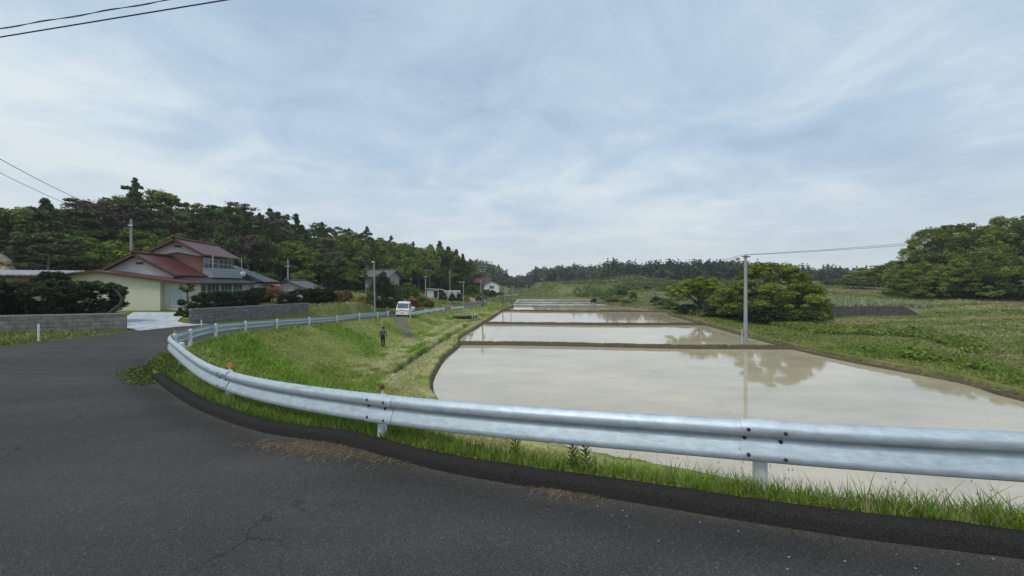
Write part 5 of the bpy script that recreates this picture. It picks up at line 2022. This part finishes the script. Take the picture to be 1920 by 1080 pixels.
def pole(px, yt, D, label, yb=None, arms=(), lamp=False, r0=.15, r1=.10, m='pole', trans=False, name='utility_pole', lean=0.0, group='utility poles of the valley', rungs=False):
    x = (px - 960) / F * D
    z = h1(x, D) if yb is None else zt(yb, D)
    top = zt(yt, D)
    z = min(z, top - 2)
    root = thing(name, label, 'utility pole' if name == 'utility_pole' else 'lamp post', (x, D, z), 0, group)
    h = top - z
    part(root, 'shaft', M[m], lambda q: q.tube([(0, 0, -.4), (lean * h, 0, h)], [r0, r1], 12))
    for (dz, w, off) in arms:
        a = part(root, 'crossarm', M['pole_dark'], lambda q: q.box(lean * h - w + off, lean * h + w + off, -.14, -.05, h - dz - .05, h - dz + .05))
        for k in (-.92, -.35, .35, .92):
            part(root, 'insulator', M['white'], lambda q: q.tube([(lean * h + k * w + off, -.1, h - dz + .05), (lean * h + k * w + off, -.1, h - dz + .22)], [.05, .035], 8), parent=a)
    if trans:
        part(root, 'transformer', M['pole_dark'], lambda q: q.tube([(.32, 0, h - 3.9), (.32, 0, h - 3.1)], .24, 12))
    if rungs:
        part(root, 'climbing_rungs', M['pole_dark'], lambda q: [q.tube([(-.25 if k % 2 else .0, 0, 2 + k * .45), (.0 if k % 2 else .25, 0, 2 + k * .45)], .012, 4) for k in range(int((h - 2.3) / .45))])
    if lamp:
        part(root, 'lamp_head', M['white'], lambda q: (q.tube([(0, 0, h - .05), (-.05, -.4, h + .05)], .03, 6), q.sphere((-.06, -.5, h + .02), (.13, .24, .09), 10, 7)))
    POLES[label] = (x, D, z, top)
    return (x, D, top)


p_lone = pole(1398, 478, 32.2, 'tall lone concrete pole standing in the paddies before the spreading tree', zt and 647, [(.16, .32, 0.0)], r0=.17, r1=.11, rungs=True)
p_house = pole(246, 411, 46, 'concrete pole rising behind the red-roofed house', None, [(.9, .25, 0)], r0=.17, r1=.12, trans=False)
p_cot = pole(540, 486, 62, 'pole with a small cap behind the grey-roofed cottage', None, [(1.3, .4, 0)])
p_lamp = pole(703, 492, 46, 'slim leaning lamp pole by the end of the long guardrail', 579, (), True, .10, .07, name='lamp_pole', lean=-.02, group=None)
p4 = pole(798, 519, 75, 'short pole in the garden left of the pale shed', None, [(.1, .3, 0)], r0=.12, r1=.09)
p5 = pole(806, 506, 95, 'pole with a crossarm rising behind the pale shed', None, [(.25, .8, -.3)], m='pole_dark')
p6 = pole(843.5, 505, 102, 'thin pole rising behind the white frame shelter', None, ())
p7 = pole(869, 528, 72, 'thin greenish pole beside the last short guardrail', None, [(.2, .5, -.3)], r0=.09, r1=.06)
p_big = pole(905, 497.5, 76, 'tallest dark pole with three crossarms by the roadside', 579, [(.35, .75, .1), (.95, .7, -.15), (1.35, .5, 0)], trans=True, m='pole_dark', r0=.19, r1=.12)
pole(901.5, 524, 112, 'pale pole just left of the tallest dark pole, farther away', None, ())
pole(943, 537, 88, 'dark short pole at the left end of the fourth paddy', 568, (), m='pole_dark', r0=.13, r1=.10)
pole(949.5, 540, 120, 'pale short pole between two darker ones by the far paddies', None, (), r0=.14, r1=.11)
pole(958, 524, 92, 'slim mid-height pole at the corner of the far paddies', 573, (), r0=.10, r1=.08, m='pole_dark')
p_f1 = pole(961.5, 536, 135, 'pale pole with small arm right behind the slim one', None, [(.3, .6, 0)], r0=.16, r1=.12)
p_f2 = pole(988, 534, 190, 'left one of the two tiny far poles in the valley floor', None, [(.3, .7, 0)], r0=.2, r1=.16)
p_f3 = pole(996, 535, 230, 'right one of the two tiny far poles in the valley floor', None, [(.3, .7, 0)], r0=.22, r1=.18)


def wire(a, b, sag, r, label, n=40, twist=False, cat='cable', group='overhead cables'):
    a, b = Vector(a), Vector(b)
    pts = []
    for i in range(n + 1):
        t = i / n
        p = a.lerp(b, t)
        p.z -= sag * 4 * t * (1 - t)
        pts.append(p)
    base = a.copy()
    mb = MB()
    mb.M = Matrix.Translation(-base)
    mb.tube(pts, r, 6)
    if twist:
        d = (b - a).normalized()
        s = Vector((-d.y, d.x, 0)).normalized()
        q = []
        for i in range(n * 3 + 1):
            t = i / (n * 3)
            p = a.lerp(b, t)
            p.z -= sag * 4 * t * (1 - t)
            an = t * 60
            q.append(p + s * math.cos(an) * r * 1.9 + Vector((0, 0, 1)) * math.sin(an) * r * 1.9)
        mb.tube(q, r * .75, 5)
    o = mb.build('overhead_cable', M['wire'])
    o.location = base
    tag(o, label, cat, group)


def WP(px, py, D): return Vector(W(px, py, D))


# two near cables crossing the top-left corner
wire(WP(-500, 152, 9.0), WP(860, -72, 7.4), .0, .0135, 'thick black cable crossing the top left corner of the sky', 30)
wire(WP(-500, 128, 10.0), WP(620, -56, 8.4), .10, .009, 'twisted thinner black cable above the thick one, top left', 40, True)
# pair running down to the pole behind the house
wire(WP(-60, 264, 24), (p_house[0], p_house[1], p_house[2] + .0), .5, .024, 'upper of the two cables coming down to the pole behind the house')
wire(WP(-60, 293, 24), (p_house[0] + .1, p_house[1], p_house[2] - .9), .5, .020, 'lower of the two cables coming down to the pole behind the house')
wire((p_house[0], p_house[1], p_house[2] - .1), (p_cot[0], p_cot[1], p_cot[2] - .5), 1.0, .022, 'cable from the pole behind the house to the pole behind the cottage')
wire((p_house[0] + .2, p_house[1], p_house[2] - .7), (p_lamp[0], p_lamp[1], p_lamp[2] - .1), .9, .020, 'long pale cable sloping down across the wood to the lamp pole')
wire(p_lamp, (p4[0], p4[1], p4[2]), .5, .018, 'cable from the lamp pole to the short garden pole')
wire((p_big[0] - .6, p_big[1], p_big[2] - .9), (p6[0], p6[1], p6[2]), .3, .022, 'cable from the tallest dark pole left to the thin pole behind the frame shelter')
wire((p_big[0] + .6, p_big[1], p_big[2] - .35), (p_f1[0], p_f1[1], p_f1[2]), .5, .022, 'upper cable from the tallest dark pole away down the valley')
wire((p_big[0] + .4, p_big[1], p_big[2] - .95), (p_f1[0], p_f1[1], p_f1[2] - .5), .5, .022, 'lower cable from the tallest dark pole away down the valley')
for k, (dx, nm) in enumerate(((-.28, 'left'), (.28, 'right'))):
    lp = Vector((p_lone[0] + dx, p_lone[1] - .1, p_lone[2] - .0))
    wire(lp, WP(1930, 437 + 5 * k, 24.5), .10, .013, 'cable from the %s end of the lone pole crossarm running right to the grove' % nm)
    wire(lp, WP(1240, 502 + 2 * k, 105), .5, .014, 'cable from the %s end of the lone pole crossarm running left across the valley' % nm)


# ------------------------------------------------------------------ retaining wall, track, culvert
def ret_wall():
    p, q = (41.0, 50.86), (56.2, 50.86)
    zb, zt_ = -3.0, -1.42
    r = thing('retaining_wall', 'dark stone retaining wall along the front of the crop field', 'wall', (p[0], p[1], zb), 0)
    mb = MB()
    L = q[0] - p[0]
    n = 30
    for i in range(n):
        a, b = L * i / n, L * (i + 1) / n
        f = lambda t: (zt_ - zb) * (1 if t < .86 else 1 - (t - .86) / .14 * .75)
        mb.add([(a, -.12, 0), (b, -.12, 0), (b, .12, 0), (a, .12, 0), (a, -.02, f(i / n)), (b, -.02, f((i + 1) / n)), (b, .12, f((i + 1) / n)), (a, .12, f(i / n))],
               [(0, 1, 5, 4), (2, 3, 7, 6), (4, 5, 6, 7)])
    mb.build('stonework', mat('dark_stone', (.05, .046, .044), .95, .1, col2=(.13, .12, .11), vscale=2.5, bump=.8, bscale=5), r)


ret_wall()


def strip(name, pts, w, m, lift=.03, step=.4):
    L = catmull(pts, step)
    d = np.gradient(L, axis=0)
    d /= np.linalg.norm(d, axis=1)[:, None]
    nr = np.stack([d[:, 1], -d[:, 0]], 1)
    k = 9
    t = np.linspace(-1, 1, k)
    ww = w * (1 + .18 * (fbm(np.arange(len(L)) * .35, np.zeros(len(L)), 151) - .5))
    P = (L[:, None] + nr[:, None] * t[None, :, None] * ww[:, None, None]).reshape(-1, 2)
    z = H(P) + lift
    i = np.arange(len(L) - 1)[:, None] * k
    j = np.arange(k - 1)[None, :]
    Fc = np.stack([i + j, i + k + j, i + k + j + 1, i + j + 1], -1).reshape(-1, 4)
    o = link(name, np_mesh(name, np.stack([P[:, 0], P[:, 1], z], 1), Fc, None, True), m)
    tag(o, kind='structure')
    return o


strip('farm_track', [(-12.9, 41.6), (-11.9, 39.6), (-10.9, 37.6), (-9.9, 35.4), (-9.3, 34.0)], .75,
      mat('track_gravel', (.17, .165, .155), .95, .1, col2=(.16, .165, .08), vscale=1.2, bump=.6, bscale=10), .03)
strip('dark_track_patch', [(-10.3, 36.4), (-9.75, 35.4), (-9.3, 34.6)], .5, mat('dark_patch', (.06, .06, .062), .8, .3, var=.3, vscale=2), .05, .2)  # darker patch laid over the lower end of the track


def culvert():
    x, y, z = W(876, 597, 52)
    r = thing('culvert', 'small earth-covered culvert with four white stakes at the paddy corner', 'culvert', (x, y, -3.35), .1)
    part(r, 'slab', M['concrete'], lambda m: m.box(-1.3, 1.5, -.6, 1.6, .62, .74))
    part(r, 'opening', M['dark'], lambda m: m.box(.0, 1.4, -.3, 1.5, .0, .618))
    mb = MB()
    mb.sphere((-.3, .7, .52), (1.9, 1.3, .36), 16, 8)
    mb.build('earth_cover', M['rim'], r)
    for k, (ux, hh) in enumerate(((.72, 1.05), (1.0, .85), (1.22, .82), (1.48, .95))):
        part(r, 'stake', M['white'], lambda m: m.tube([(ux, -.72 + .12 * k, -.1 - (.25 if k == 0 else 0)), (ux, -.72 + .12 * k, hh - .2)], .035, 6))


culvert()


def stake(px, yt, yb, D, label):
    x, y, z = W(px, yb, D)
    r = thing('field_stake', label, 'stake', (x, D, z - .1), 0)
    part(r, 'shaft', M['white'], lambda m: m.tube([(0, 0, 0), (.01, 0, (yb - yt) / F * D + .1)], [.028, .024], 8))
    part(r, 'cap', M['alu'], lambda m: m.tube([(.01, 0, (yb - yt) / F * D + .1), (.01, 0, (yb - yt) / F * D + .13)], [.034, .02], 8))


stake(1634, 667, 677, 26.4, 'short white stake standing in the grass beside the right paddy rim')
stake(1391, 618, 628, 37.5, 'small white stake just left of the lone pole by the water')


def tiller():
    x, y, z = W(1113, 570, 97)
    r = thing('walking_tractor', 'small dark walking tractor parked at the corner of the far paddy', 'tractor', (x, y, -3.45), .5)
    part(r, 'engine', M['dark'], lambda m: (m.box(-.35, .35, -.9, .1, .55, 1.0), m.box(-.2, .2, -.7, -.1, 1.0, 1.2)))
    part(r, 'gearbox', M['rust'], lambda m: m.box(-.16, .16, -.1, .7, .4, .75))
    for sx_ in (-.5, .5):
        part(r, 'wheel', M['dark'], lambda m: m.tube([(sx_ - .1, .2, .42), (sx_ + .1, .2, .42)], .42, 16))
        part(r, 'handlebar', M['pole_dark'], lambda m: m.tube([(sx_ * .4, .5, .7), (sx_ * .6, 1.3, 1.15), (sx_ * .7, 1.7, 1.2)], .03, 6))
    part(r, 'tine_cover', M['rust'], lambda m: m.box(-.5, .5, .75, 1.25, .35, .6))


tiller()


# ------------------------------------------------------------------ white kei truck
def truck():
    z0 = zt(595, 42.2) + .02
    x, y = (754 - 960) / F * 42.2, 43.6
    r = thing('small_truck', 'small white flatbed truck facing the camera in the gap between the guardrails', 'truck', (x, y, z0), 0.02)
    r.rotation_euler = (math.radians(2.2), math.radians(2.0), math.radians(3))
    paint = mat('truck_paint', (.72, .73, .72), .3, .5, var=.05, vscale=2)
    R = Matrix.Rotation(PI / 2, 4, 'Z')

    def side(poly, hw, taper=0.0, z1=1.0, z2=1.8):
        mb = MB()
        mb.M = R
        mb.prism(poly, -hw, hw)
        mb.v = [(vx * (1 - taper * max(0, (vz - z1) / (z2 - z1))), vy, vz) for vx, vy, vz in mb.v]
        return mb
    cab = side([(-1.68, .38), (-1.70, .62), (-1.66, .98), (-1.58, 1.06), (-1.22, 1.68), (-1.1, 1.76), (-.5, 1.78), (-.42, 1.72), (-.36, .55), (-.9, .38)], .735, .13)
    body = cab.build('cab', paint, r, False, bevel=.035)

    def glass(name, pts, parent=None, m='glass'):
        mb = MB()
        mb.add(pts, [tuple(range(len(pts)))])
        me_o = mb.build(name, M[m], parent or r)
        md = me_o.data
        return me_o
    # windscreen, 8 mm proud of the cab skin
    part(r, 'windscreen', M['glass'], lambda m: m.add([(-.64, -1.585, 1.09), (.64, -1.585, 1.09), (.60, -1.27, 1.63), (-.60, -1.27, 1.63), (-.64, -1.555, 1.075), (.64, -1.555, 1.075), (.60, -1.24, 1.615), (-.60, -1.24, 1.615)],
                                                        [(0, 1, 2, 3), (7, 6, 5, 4), (0, 4, 5, 1), (1, 5, 6, 2), (2, 6, 7, 3), (3, 7, 4, 0)]))
    for s in (-1, 1):
        part(r, 'side_window', M['glass'], lambda m: m.prism([(s * .735, 1.08), (s * .66, 1.62), (s * .64, 1.62), (s * .71, 1.08)], -1.32, -.62))
        d = part(r, 'door', paint, lambda m: m.prism([(s * .742, .5), (s * .742, 1.0), (s * .72, 1.06), (s * .72, .5)], -1.30, -.5))
        part(r, 'handle', M['dark'], lambda m: m.box(min(s * .742, s * .76), max(s * .742, s * .76), -.66, -.54, .88, .92), parent=d)
        part(r, 'headlight', M['alu'], lambda m: (m.box(min(s * .44, s * .68), max(s * .44, s * .68), -1.715, -1.68, .70, .86)))
        part(r, 'mirror', M['dark'], lambda m: (m.box(min(s * .78, s * .90), max(s * .78, s * .90), -1.42, -1.36, 1.12, 1.34), m.box(min(s * .70, s * .80), max(s * .70, s * .80), -1.40, -1.37, 1.2, 1.23)))
        for wy in (-1.1, .95):
            w = part(r, 'wheel', M['dark'], lambda m: m.tube([(s * .52, wy, .27), (s * .70, wy, .27)], .27, 18))
            part(r, 'rim', M['alu'], lambda m: m.tube([(s * .70, wy, .27), (s * .708, wy, .27)], .15, 12), parent=w)
    part(r, 'bumper', paint, lambda m: m.box(-.72, .72, -1.76, -1.69, .36, .56))
    part(r, 'number_plate', M['orange'] if False else mat('yellow_plate', (.55, .50, .16), .5, .3), lambda m: m.box(-.17, .17, -1.772, -1.762, .50, .66))
    part(r, 'grille', M['dark'], lambda m: m.box(-.36, .36, -1.712, -1.70, .88, .93))
    part(r, 'wiper', M['dark'], lambda m: m.tube([(-.4, -1.60, 1.08), (.1, -1.53, 1.20)], .012, 5))
    bed = part(r, 'load_bed', paint, lambda m: (m.box(-.71, .71, -.33, 1.68, .58, .64), m.box(-.71, -.68, -.33, 1.68, .64, .95), m.box(.68, .71, -.33, 1.68, .64, .95), m.box(-.68, .68, 1.65, 1.68, .64, .95)))
    part(r, 'chassis', M['dark'], lambda m: (m.box(-.4, .4, -1.2, 1.6, .28, .575), m.box(-.65, .65, -1.6, -1.3, .2, .36)))
    part(r, 'guard_frame', M['alu'], lambda m: (m.box(-.66, .66, -.30, -.27, 1.45, 1.49), m.box(-.66, -.62, -.30, -.27, .64, 1.45), m.box(.62, .66, -.30, -.27, .64, 1.45)))


truck()


# ------------------------------------------------------------------ person walking away across the mown bank
def person():
    px, py_, D = 718, 650, 28.6
    x = (px - 960) / F * D
    z = h1(x, D) + .0
    r = thing('person', 'person in dark work clothes with a backpack walking away over the mown grass', 'person', (x, D, z), math.radians(10))
    verts, edges, rad = [], [], []

    def add(p, rr, par=None):
        verts.append(p)
        rad.append(rr)
        if par is not None: edges.append((par, len(verts) - 1))
        return len(verts) - 1
    pel = add((0, 0, .93), (.155, .115))
    sp = add((0, .01, 1.08), (.145, .105), pel)
    ch = add((0, .03, 1.26), (.165, .115), sp)
    nb = add((0, .05, 1.40), (.11, .085), ch)
    nk = add((0, .075, 1.48), (.055, .055), nb)
    hd = add((0, .10, 1.555), (.078, .088), nk)
    ht = add((0, .10, 1.65), (.072, .082), hd)
    for s, fy in ((-1, .16), (1, -.14)):
        hip = add((s * .09, 0, .86), (.095, .10), pel)
        kn = add((s * .10, .05 + fy * .5, .49), (.062, .065), hip)
        an = add((s * .10, fy - .02, .10), (.042, .046), kn)
        toe = add((s * .11, fy + .14, .035), (.040, .030), an)
        sh = add((s * .17, .04, 1.37), (.062, .062), nb)
        el = add((s * (.27 if s > 0 else .24), .0, 1.12), (.044, .046), sh)
        wr = add((s * (.24 if s > 0 else .26), .13 if s > 0 else .06, .92), (.028, .030), el)
        pm = add((s * .235, .17 if s > 0 else .08, .865), (.030, .020), wr)
        for f in range(4):
            fx = s * .235 + (f - 1.5) * .014
            ya = .17 if s > 0 else .08
            k1 = add((fx, ya + .02, .815 + abs(f - 1.3) * .004), (.0085, .0085), pm)
            add((fx, ya + .035, .782 + abs(f - 1.3) * .006), (.0075, .0075), k1)
        th = add((s * .205, (.17 if s > 0 else .08) + .03, .85), (.010, .010), pm)
        add((s * .195, (.17 if s > 0 else .08) + .05, .82), (.008, .008), th)
    me = bpy.data.meshes.new('body')
    me.from_pydata(verts, edges, [])
    o = bpy.data.objects.new('tmp_body', me)
    C.objects.link(o)
    sk = o.modifiers.new('skin', 'SKIN')
    for i, d in enumerate(me.skin_vertices[0].data):
        d.radius = rad[i]
        d.use_root = (i == 0)
    ss = o.modifiers.new('sub', 'SUBSURF')
    ss.levels = 2
    ss.render_levels = 2
    bpy.context.view_layer.update()
    dg = bpy.context.evaluated_depsgraph_get()
    bm_ = bpy.data.meshes.new_from_object(o.evaluated_get(dg))
    bpy.data.objects.remove(o)
    jacket = mat('dark_jacket', (.045, .055, .055), .85, .1, col2=(.10, .115, .10), vscale=14)
    trousers = mat('dark_trousers', (.016, .017, .018), .85, .1, var=.2)
    skin = mat('skin', (.36, .21, .15), .6, .3)
    boots = M['dark']
    for m_ in (jacket, trousers, skin, boots): bm_.materials.append(m_)
    for p in bm_.polygons:
        c = p.center
        p.use_smooth = True
        if c.z > 1.47: p.material_index = 2
        elif abs(c.x) > .17 and c.z < .90: p.material_index = 2
        elif c.z < .12: p.material_index = 3
        elif c.z < .93 and abs(c.x) < .2: p.material_index = 1
        else: p.material_index = 0
    r.scale = (.95, .95, .95)
    link('body', bm_, None, r)
    part(r, 'cap', trousers, lambda m: (m.sphere((0, .10, 1.66), (.098, .108, .075), 14, 8), m.box(-.06, .06, .19, .27, 1.635, 1.65)), True)
    mb = MB()
    mb.box(-.15, .15, -.20, -.065, 1.08, 1.40)
    mb.sphere((0, -.13, 1.40), (.13, .07, .05), 12, 6)
    bp = mb.build('backpack', mat('grey_backpack', (.09, .095, .10), .7, .2, var=.3, vscale=20), r, False, bevel=.03)
    for s in (-1, 1):
        part(r, 'strap', M['dark'], lambda m: m.tube([(s * .10, -.10, 1.40), (s * .10, .02, 1.47), (s * .11, .15, 1.36), (s * .12, .13, 1.15)], .014, 6), parent=bp)
    part(r, 'ear', skin, lambda m: m.sphere((-.08, .10, 1.59), (.014, .02, .03), 8, 6))
    part(r, 'ear', skin, lambda m: m.sphere((.08, .10, 1.59), (.014, .02, .03), 8, 6))
    part(r, 'hair', M['dark'], lambda m: m.sphere((0, .075, 1.60), (.082, .075, .065), 12, 8), True)
    part(r, 'nose', skin, lambda m: m.sphere((0, .195, 1.585), (.014, .018, .02), 8, 6))
    for s in (-1, 1):
        part(r, 'eye', M['white'], lambda m: m.sphere((s * .03, .178, 1.605), (.012, .01, .008), 8, 6))
    part(r, 'mouth', mat('lips', (.30, .12, .10), .6, .3), lambda m: m.sphere((0, .183, 1.548), (.022, .008, .006), 8, 6))


person()

guardrail([G(930, 555.3, 128), G(942, 554.6, 131), G(956, 553.8, 134), G(970, 553.0, 137)], 'tiny far white guardrail at the foot of the slope past the road bend', bm='white')

# bits of straw and stubble floating on the nearest water
def floating():
    rs = np.random.RandomState(81)
    P = scatter(2600, -25, 55, 11, 60, rs, .7)
    ps = poly_sd(P, PADDY)
    m = (ps < -.35) & (fbm(P[:, 0] * .3, P[:, 1] * .5, 171) + .2 * np.exp(ps / 1.2) > .53)
    P = P[m]
    n = len(P)
    a = rs.rand(n) * PI
    L = .012 + .03 * rs.rand(n)
    w = .006 + .008 * rs.rand(n)
    dx, dy, nx, ny = np.cos(a) * L, np.sin(a) * L, -np.sin(a) * w, np.cos(a) * w
    z = np.full(n, ZW + .004)
    V = np.stack([np.stack([P[:, 0] - dx - nx, P[:, 1] - dy - ny, z], 1), np.stack([P[:, 0] - dx + nx, P[:, 1] - dy + ny, z], 1),
                  np.stack([P[:, 0] + dx + nx, P[:, 1] + dy + ny, z + .008], 1), np.stack([P[:, 0] + dx - nx, P[:, 1] + dy - ny, z + .008], 1)], 1).reshape(-1, 3)
    col = np.array([.16, .12, .07]) * (.4 + 1.2 * rs.rand(n, 1))
    tag(link('floating_stubble', np_mesh('floating_stubble', V, np.arange(n * 4).reshape(-1, 4), np.repeat(col, 4, 0)), M['blade']), kind='stuff')


floating()

# ------------------------------------------------------------------ thin damp air that lets the far woods fade
hz = MB()
hz.box(-420, 420, -60, 460, -6.0, 42)
hm = bpy.data.materials.new('damp_air')
hm.use_nodes = True
_nt = hm.node_tree
_nt.nodes.clear()
_o = _nt.nodes.new('ShaderNodeOutputMaterial')
_v = _nt.nodes.new('ShaderNodeVolumePrincipled')
_v.inputs['Color'].default_value = (.86, .90, .95, 1)
_v.inputs['Density'].default_value = 0.00045
_v.inputs['Anisotropy'].default_value = 0.2
_nt.links.new(_v.outputs[0], _o.inputs['Volume'])
tag(hz.build('haze', hm), kind='stuff')
